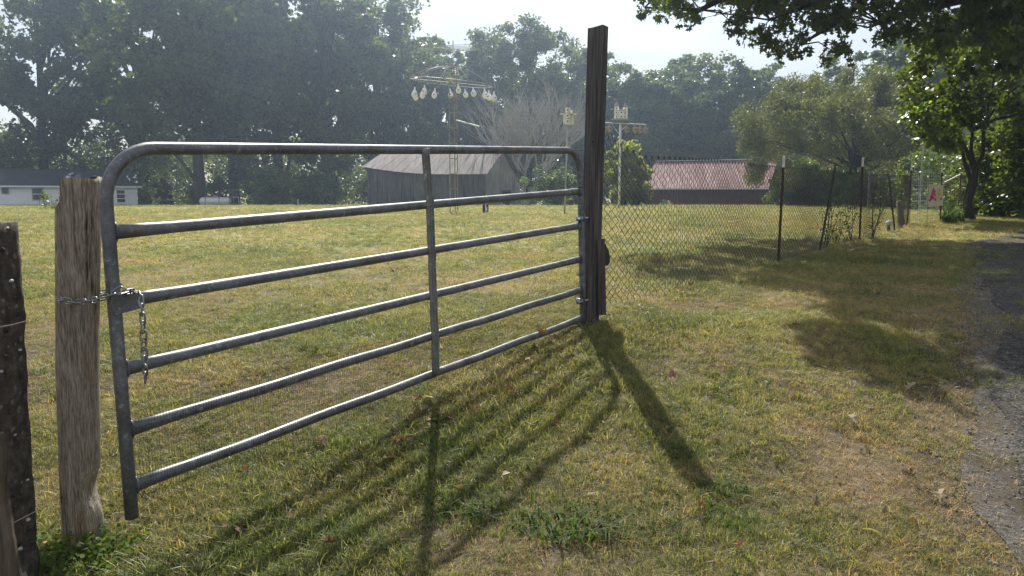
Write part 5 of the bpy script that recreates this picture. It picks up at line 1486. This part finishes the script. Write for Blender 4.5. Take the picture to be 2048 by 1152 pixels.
# woven wire run beyond, by the flag
wf = thing('woven_wire_fence', 'woven wire fence with many level wires behind the flag', 'fence', onground(1870, 22))
wk = [(1824, 19.2, 340, 447), (1880, 21.5, 340, 440), (1924, 23.5, 352, 432)]
mb = MB()
for j in range(18):
    pts_ = []
    for (x0, Y0, ya, yb), (x1, Y1, yc, yd) in zip(wk[:-1], wk[1:]):
        for t in np.linspace(0, 1, 8)[:-1]:
            Yq = Y0 + (Y1 - Y0) * t; y_ = (ya + (yc - ya) * t) * (1 - j / 17) + (yb + (yd - yb) * t) * (j / 17); pts_.append(P(x0 + (x1 - x0) * t, y_ + .8 * math.sin(t * 6.28 + j), Yq))
    pts_.append(P(wk[-1][0], wk[-1][2] * (1 - j / 17) + wk[-1][3] * j / 17, wk[-1][1])); mb.tube(pts_, .005, 3, cap=False)
for q in range(24):
    t = q / 23; px = 1824 + 100 * t; Yq = np.interp(px, [1824, 1880, 1924], [19.2, 21.5, 23.5]); ya = np.interp(px, [1824, 1880, 1924], [340, 340, 352]); yb = np.interp(px, [1824, 1880, 1924], [447, 440, 432])
    mb.tube([P(px, ya, Yq), P(px, yb, Yq)], .0025, 3, cap=False)
wpart(mb, 'wire_mesh', M['alu'], wf)
tpost(wf, 1881, 440, 1884, 333, 21.4); tpost(wf, 1916, 436, 1922, 346, 23.4, None, False)

# grey board rail structure behind
bf = thing('board_fence', 'long grey board fence behind the chain link fence on the right', 'fence', onground(1790, 37))
mb = MB(); Yb = 37.0
def brd(x0, y0, x1, y1, h_, Y, th=.04):
    a = P(x0, y0, Y); b = P(x1, y1, Y); mb.beam(a, b, th, h_ / 1536 * Y)
brd(1738, 358, 1905, 357, 11, Yb); wpart(mb, 'top_board', M['fence_board'], bf)
mb = MB(); brd(1745, 383, 1905, 382, 4, Yb); brd(1820, 397, 1905, 397, 9, Yb); brd(1820, 407, 1905, 407, 8, Yb); brd(1820, 343, 1905, 343, 3, Yb); wpart(mb, 'lower_boards', M['fence_board'], bf)
for px in (1741, 1790, 1825, 1862, 1902):
    mb = MB(); a = P(px, 342, Yb + .06); mb.box((a.x, Yb + .08, (a.z + Hf(a.x, Yb)) / 2), (.1, .1, a.z - Hf(a.x, Yb))); wpart(mb, 'post', M['fence_board'], bf)
mb = MB(); Y1 = 26.0; a = P(1886, 367, Y1); b = P(1922, 349, Y1); mb.beam(a, b, .05, .05); l = Vector(a); mb.v = [tuple(Vector(v) - l) for v in mb.v]
o = mb.build('slanting_pipe', M['white_pole']); o.location = l; tag(o, 'white pipe slanting up behind the wire fence beside the flag', 'pipe')

# garden flag
def flag():
    Y = 18.4; base = onground(1857, Y, -.05); o = thing('garden_flag', 'cream garden flag with pink and yellow shapes on a thin stand', 'flag', base)
    mb = MB(); a = P(1857, 368, Y); b = P(1889, 367, Y); mb.tube([base, P(1857, 366, Y), P(1889, 365, Y)], .006, 6); wpart(mb, 'stand', M['rust_wire'], o)
    c = [P(1857, 371, Y), P(1888, 370, Y), P(1886, 411, Y - .02), P(1855, 414, Y)]
    def fp(u, v, off): 
        q = c[0].lerp(c[1], u).lerp(c[3].lerp(c[2], u), v); return q + Vector((0, -off + .012 * math.sin(u * 7 + v * 3), 0))
    mb = MB(); n = 12; vs = [fp(i / n, j / n, .0) for j in range(n + 1) for i in range(n + 1)] + [fp(i / n, j / n, -.003) for j in range(n + 1) for i in range(n + 1)]; k = (n + 1) ** 2
    fs = [(j * (n + 1) + i, j * (n + 1) + i + 1, (j + 1) * (n + 1) + i + 1, (j + 1) * (n + 1) + i) for j in range(n) for i in range(n)]
    fs += [tuple(k + q for q in reversed(f)) for f in fs]; mb.add(vs, fs); cl = wpart(mb, 'cloth', simple('cream_cloth', (.55, .52, .42), .8, 0, .1, 5), o)
    def blob(pts, col, nm, z=.004):
        mb = MB(); q = [fp(u, v, z) for u, v in pts]; cc = sum(q, Vector()) / len(q); mb.add([cc] + q, [(0, i + 1, (i + 1) % len(q) + 1) for i in range(len(q))]); return wpart(mb, nm, simple(nm + '_dye', col, .8, 0, .15, 9), cl)
    blob([(.18, .48), (.25, .22), (.35, .1), (.42, .25), (.48, .5), (.55, .68), (.4, .62), (.28, .66), (.12, .72), (.15, .6)], (.55, .07, .16), 'pink_shape')
    blob([(.12, .5), (.3, .52), (.5, .66), (.54, .76), (.4, .68), (.28, .66), (.1, .77), (.06, .7), (.18, .6)], (.35, .02, .07), 'crimson_shape', .006)
    blob([(.62, .5), (.68, .3), (.74, .12), (.82, .18), (.84, .35), (.88, .52), (.8, .62), (.66, .64)], (.75, .5, .05), 'yellow_shape')
    blob([(.78, .6), (.9, .58), (.92, .7), (.82, .74)], (.4, .17, .1), 'rust_spot', .006)
    for (u, v) in ((.42, .28), (.7, .22), (.66, .42)): blob([(u - .05, v), (u, v - .035), (u + .05, v), (u, v + .035)], (.02, .015, .02), 'dark_spot', .008)
flag()

# low things along the fence line
def lantern():
    p = G(1777, 463); o = thing('garden_lamp', 'small post lamp with a round white cap beside the fence', 'garden lamp', p); hz = P(1777, 441, p.y).z - p.z
    mb = MB(); mb.lathe([(.035, -.03), (.035, hz * .55), (.05, hz * .6)], 10); mb.build('stake', M['fence_board'], o)
    mb = MB(); mb.lathe([(.06, hz * .6), (.075, hz * .75), (.06, hz * .92), (.02, hz)], 12); mb.build('cap', M['white_pole'], o, True)
lantern()
pb = G(1803, 452); mb = MB(); a = P(1798, 402, pb.y); mb.tube([(.02, 0, -.05), Vector(((a - pb).x, 0, (a - pb).z))], [.075, .065], 10); o = mb.build('stump_post', M['cleft'], None, True); o.location = pb; tag(o, 'short grey wooden stump post beside the leaning fence posts', 'post')
GS = 'weedy saplings on the fence line'
def sapling(px, py, h_, w_, n, seed, lab, lm='leaf_mid', ls=.05):
    p = G(px, py); o = thing('sapling', lab, 'plant', p, 0, GS); r = np.random.default_rng(seed); mb = MB(); C = []
    for k in range(5):
        t = Vector((r.normal(0, w_ * .4), r.normal(0, w_ * .4), h_ * r.uniform(.55, 1))); a = Vector((r.normal(0, .04), r.normal(0, .04), -.02)); m_ = a.lerp(t, .5) + Vector((r.normal(0, .05), 0, 0))
        mb.tube([a, m_, t], [.007, .005, .002], 4)
        for q in range(n // 5):
            f = r.uniform(.2, 1); pt = (a.lerp(m_, f * 2) if f < .5 else m_.lerp(t, f * 2 - 1)); C.append(np.array(pt) + r.normal(0, .05, 3))
    mb.build('stem', M['bark'], o); V, F, rn = leaf_polys(np.array(C), r.uniform(.7, 1.3, len(C)) * ls, DIAMOND, .4, .2, r); link('foliage', np_mesh('foliage', V, F, M[lm], rn), None, o)
sapling(1655, 492, 1.3, .35, 170, 1, 'thin weed climbing by the leaning grey fence post')
sapling(1705, 482, .9, .3, 120, 2, 'small weed left of the second white tipped post')
sapling(1742, 478, 1.2, .3, 200, 3, 'taller weed right of the second white tipped post')
sapling(1800, 448, 1.7, .45, 420, 4, 'leafy sapling around the grey stump post', 'leaf_vine', .07)
sapling(1672, 488, .8, .3, 90, 6, 'low weed right of the leaning grey fence post')
sapling(92, 418, 1.0, .6, 60, 7, 'small dark weed before the white house, left', 'leaf_mid', .14)
sapling(110, 419, .9, .6, 60, 8, 'small dark weed before the white house, right', 'leaf_mid', .14)
def strap_plant(px, py, h_, n, seed, lab, nm='strap_plant', m='weed', wid=.03, flop=1.2):
    p = G(px, py); r = np.random.default_rng(seed); V, F, rn = blade_tuft(seed, n, h_, wid, .12, flop, 4)
    o = link(nm, np_mesh(nm, V, F, M[m], rn)); o.location = p; return tag(o, lab, 'plant')
strap_plant(1893, 448, .62, 60, 5, 'dark drooping leafy plant under the flag', 'garden_plant', 'weed', .06, 1.6)
strap_plant(1906, 447, .60, 40, 6, 'upright spiky plant right of the flag', 'garden_plant', 'weed', .025, .6)
sapling(1922, 446, .45, .3, 160, 9, 'pale leafy plant at the foot of the redbud', 'leaf_vine', .08)

# clumps of coarse crabgrass in the foreground
GC = 'crabgrass clumps in the foreground'
clumps = [(1130, 1045, 1.25, 'big dark green crabgrass clump at the bottom centre'), (915, 1010, 1.1, 'crabgrass clump across the shadow of the gate brace'), (1460, 1035, .7, 'sparse crabgrass clump right of the big one'), (700, 1040, .7, 'crabgrass clump at the bottom left of centre'),
          (1440, 975, .7, 'crabgrass clump beyond the sparse one, near the post shadow tip'), (520, 1090, .8, 'crabgrass clump near the bottom, right of the gate end'), (1360, 905, .7, 'crabgrass clump in the tip of the tall post shadow'), (1060, 820, .6, 'crabgrass clump under the middle of the gate')]
for i, (px, py, s_, lab) in enumerate(clumps):
    p = G(px, py); V, F, rn = blade_tuft(300 + i, 260, .085, .012, .19, 2.0, 4); o = link('crabgrass_clump', np_mesh('crabgrass_clump', V, F, M['weed'], rn)); o.location = p; o.scale = (s_, s_, s_ * .85); tag(o, lab, 'grass clump', GC)
# creeping weeds at the foot of the two left posts
r = np.random.default_rng(9); cc = []
for k in range(1500):
    px = r.uniform(60, 330); py = r.uniform(1085, 1160); q = P(px, py, 3.0); x = r.normal(-1.74, .22); y = r.normal(2.93, .12)
    cc.append((x, y, Hf(x, y) + r.uniform(0, .1) * math.exp(-((x + 1.80) / .2) ** 2) + .01))
V, F, rn = leaf_polys(np.array(cc), r.uniform(.6, 1.3, len(cc)) * .021, HEART, .8, .1, r)
tag(link('creeping_weeds', np_mesh('creeping_weeds', V, F, M['weed'], rn)), 'small round leaved weeds creeping around the foot of the left posts', None, None, 'stuff')

# fallen leaves
def fallen(kind, seed):
    r = np.random.default_rng(seed); n = len(OAK); V = []
    if kind == 'oak': ol = OAK
    else: ol = [(-.5, 0), (-.25, .2), (.1, .24), (.5, 0), (.1, -.2), (-.25, -.18)]
    c1, c2 = r.uniform(.3, .9), r.uniform(-.4, .4)
    V = [(a, w_, c1 * w_ * w_ * 1.6 + c2 * a * a + .02) for a, w_ in ol]
    top_ = [(0, 0, .02)] + V; n = len(V); me = bpy.data.meshes.new('fallen_leaf'); me.from_pydata(top_, [], [(0, i + 1, (i + 1) % n + 1) for i in range(n)]); return me
leaf_kinds = []
for i, (k, m_) in enumerate([('oak', 'dead_brown'), ('oak', 'dead_red'), ('x', 'dead_pale'), ('oak', 'dead_pale'), ('x', 'dead_brown')]):
    me = fallen(k, i); me.materials.append(M[m_]); leaf_kinds.append(me)
lab_k = ['curled brown oak leaf lying in the grass', 'rusty red oak leaf lying in the grass', 'pale curled leaf lying in the grass', 'pale tan lobed leaf lying in the grass', 'brown oval leaf lying in the grass']
LF = [(900, 848, 0, .1), (948, 832, 0, .12), (858, 808, 2, .12), (835, 815, 1, .12), (800, 893, 0, .12), (1110, 690, 1, .12), (1075, 707, 1, .1), (1020, 795, 1, .1), (1030, 800, 0, .09), (1115, 857, 1, .08), (818, 945, 4, .1), (780, 935, 0, .11), (1012, 965, 2, .08), (910, 936, 0, .08),
      (490, 955, 1, .1), (640, 900, 0, .1), (1345, 765, 1, .09), (1330, 782, 3, .08), (1430, 885, 4, .08), (1705, 850, 3, .12), (1820, 785, 3, .13), (1880, 1005, 3, .12), (1770, 700, 0, .12), (1640, 705, 3, .09), (1830, 640, 2, .1), (1380, 580, 1, .22), (1365, 590, 1, .15), (1375, 592, 3, .12), (1280, 618, 2, .1), (1215, 632, 3, .1),
      (1235, 790, 4, .09), (790, 550, 0, .16), (345, 692, 2, .12), (970, 567, 3, .12), (480, 1075, 0, .12), (195, 1088, 4, .1), (1075, 655, 4, .1), (1500, 690, 0, .08), (1590, 660, 0, .08), (1400, 1030, 1, .1), (1740, 1080, 2, .12), (1860, 770, 4, .09), (1550, 930, 3, .08), (1725, 900, 0, .1), (1600, 780, 0, .08), (1480, 1110, 1, .07), (660, 1105, 1, .1), (1150, 730, 2, .08), (1820, 968, 0, .07), (1650, 745, 2, .06)]
LMK = [((160, 1090), 'foot of the split wooden post'), ((863, 745), 'bottom of the gate brace'), ((1180, 655), 'foot of the tall dark post'), ((1130, 1045), 'big crabgrass clump'),
       ((1385, 930), 'tip of the tall post shadow'), ((1556, 530), 'first white tipped stake'), ((1960, 800), 'edge of the drive')]
seen = {}
for i, (px, py, k, s_) in enumerate(LF):
    (lx_, ly_), nm = min(LMK, key=lambda q: math.hypot(px - q[0][0], 1.5 * (py - q[0][1]))); dx, dy = px - lx_, py - ly_
    side = ('below' if dy > 0 else 'above') if abs(dy) > abs(dx) * .6 else ''
    side2 = ('right of' if dx > 0 else 'left of') if abs(dx) > abs(dy) * .45 or not side else ''
    ph = (side + ' and ' + side2) if side and side2 else side + side2
    seen.setdefault((k, ph, nm), []).append((math.hypot(dx, dy), i))
adj = {}
for kk3, v in seen.items():
    v.sort(); n = len(v)
    for j, (_, i) in enumerate(v):
        wd = [''] if n == 1 else (['nearest ', 'farthest '] if n == 2 else ['nearest ', 'second ', 'third ', 'fourth ', 'fifth ', 'sixth '][:n])
        adj[i] = wd[j] + ['curled brown oak leaf', 'rusty red oak leaf', 'pale curled leaf', 'pale tan lobed leaf', 'brown oval leaf'][kk3[0]] + ' ' + kk3[1] + ' the ' + kk3[2]
for i, (px, py, k, s_) in enumerate(LF):
    p = G(px, py); o = bpy.data.objects.new('fallen_leaf', leaf_kinds[k]); COL.objects.link(o); o.location = p + Vector((0, 0, .032 + .01 * random.random())); s2 = s_ * random.uniform(.6, .95); o.scale = (s2, s2 * random.uniform(.55, 1), s2 * 1.8)
    o.rotation_euler = (random.uniform(-.5, .5), random.uniform(-.5, .5), random.uniform(0, 6.28)); tag(o, adj[i], 'leaf', 'fallen leaves in the grass')
nl = 900; u_ = rng.uniform(0, 1, nl); lx = -1.5 + 2.1 * u_ + rng.normal(0, .10, nl) + .18; ly = 2.95 + 3.2 * u_ + rng.normal(0, .12, nl)
far_ = rng.uniform(size=nl) < .45; ly = np.where(far_, rng.uniform(2.6, 12, nl), ly); lx = np.where(far_, rng.uniform(-.2, .62, nl) * ly, lx)
kk_ = lx < road_x(ly) + .3; lx = lx[kk_]; ly = ly[kk_]
V, F, rn = leaf_polys(np.stack([lx, ly, H(lx, ly) + rng.uniform(.012, .035, len(lx))], -1), rng.uniform(.015, .055, len(lx)), [(-.5, 0), (-.2, .22), (.1, .12), (.2, .3), (.5, .05), (.15, -.25), (-.2, -.15)], .5, .4, rng)
tag(link('leaf_litter', np_mesh('leaf_litter', V, F, M['dead_brown'], rn)), 'crumbled dead leaf bits caught in the grass', None, None, 'stuff')
# leaf caught on the lowest bar
o = bpy.data.objects.new('caught_leaf', leaf_kinds[0]); COL.objects.link(o); o.location = on_gate(1083, 662, .04); o.scale = (.1, .1, .1); o.rotation_euler = (1.2, .3, .5); tag(o, 'dead brown leaf caught on the lowest gate bar', 'leaf')
# small orange fruit by the left posts
p = G(88, 1117); mb = MB(); mb.lathe([(.004, -.018), (.016, -.012), (.02, 0), (.016, .013), (.003, .017)], 12); o = mb.build('orange_fruit', M['orange'], None, True); o.location = p + Vector((0, 0, .05)); tag(o, 'small orange fruit lying among the weeds at the post foot', 'fruit')

# ------------------------------------------------------------------ haze, added also to stand in for veiling lens glare
mb = MB(); mb.box((0, 900, 30), (2990, 2180, 70)); hz = None
x0, x1, y0, y1, z0, z1 = -170, 170, -12, 170, -12, 42
mb = MB(); mb.box(((x0 + x1) / 2, (y0 + y1) / 2, (z0 + z1) / 2), (x1 - x0, y1 - y0, z1 - z0))
m = bpy.data.materials.new('haze_air'); m.use_nodes = True; nt = m.node_tree; nt.nodes.clear(); out = nt.nodes.new('ShaderNodeOutputMaterial'); pv = nt.nodes.new('ShaderNodeVolumePrincipled')
pv.inputs['Color'].default_value = (0.62, 0.79, 1.0, 1); pv.inputs['Density'].default_value = 0.0014; pv.inputs['Anisotropy'].default_value = 0.72
nt.links.new(pv.outputs[0], out.inputs['Volume'])
tag(mb.build('haze', m), 'thin haze in the air, added also to imitate lens glare against the sun', None, None, 'stuff')
SC.cycles.volume_bounces = 0
SC.cycles.max_bounces = 7
SC.cycles.transparent_max_bounces = 8
SC.cycles.use_denoising = True
SC.cycles.denoising_prefilter = 'NONE'
SC.cycles.denoising_input_passes = 'RGB_ALBEDO_NORMAL'
SC.cycles.sample_clamp_indirect = 3.0
SC.cycles.sample_clamp_direct = 5.0
SC.cycles.blur_glossy = 0.5
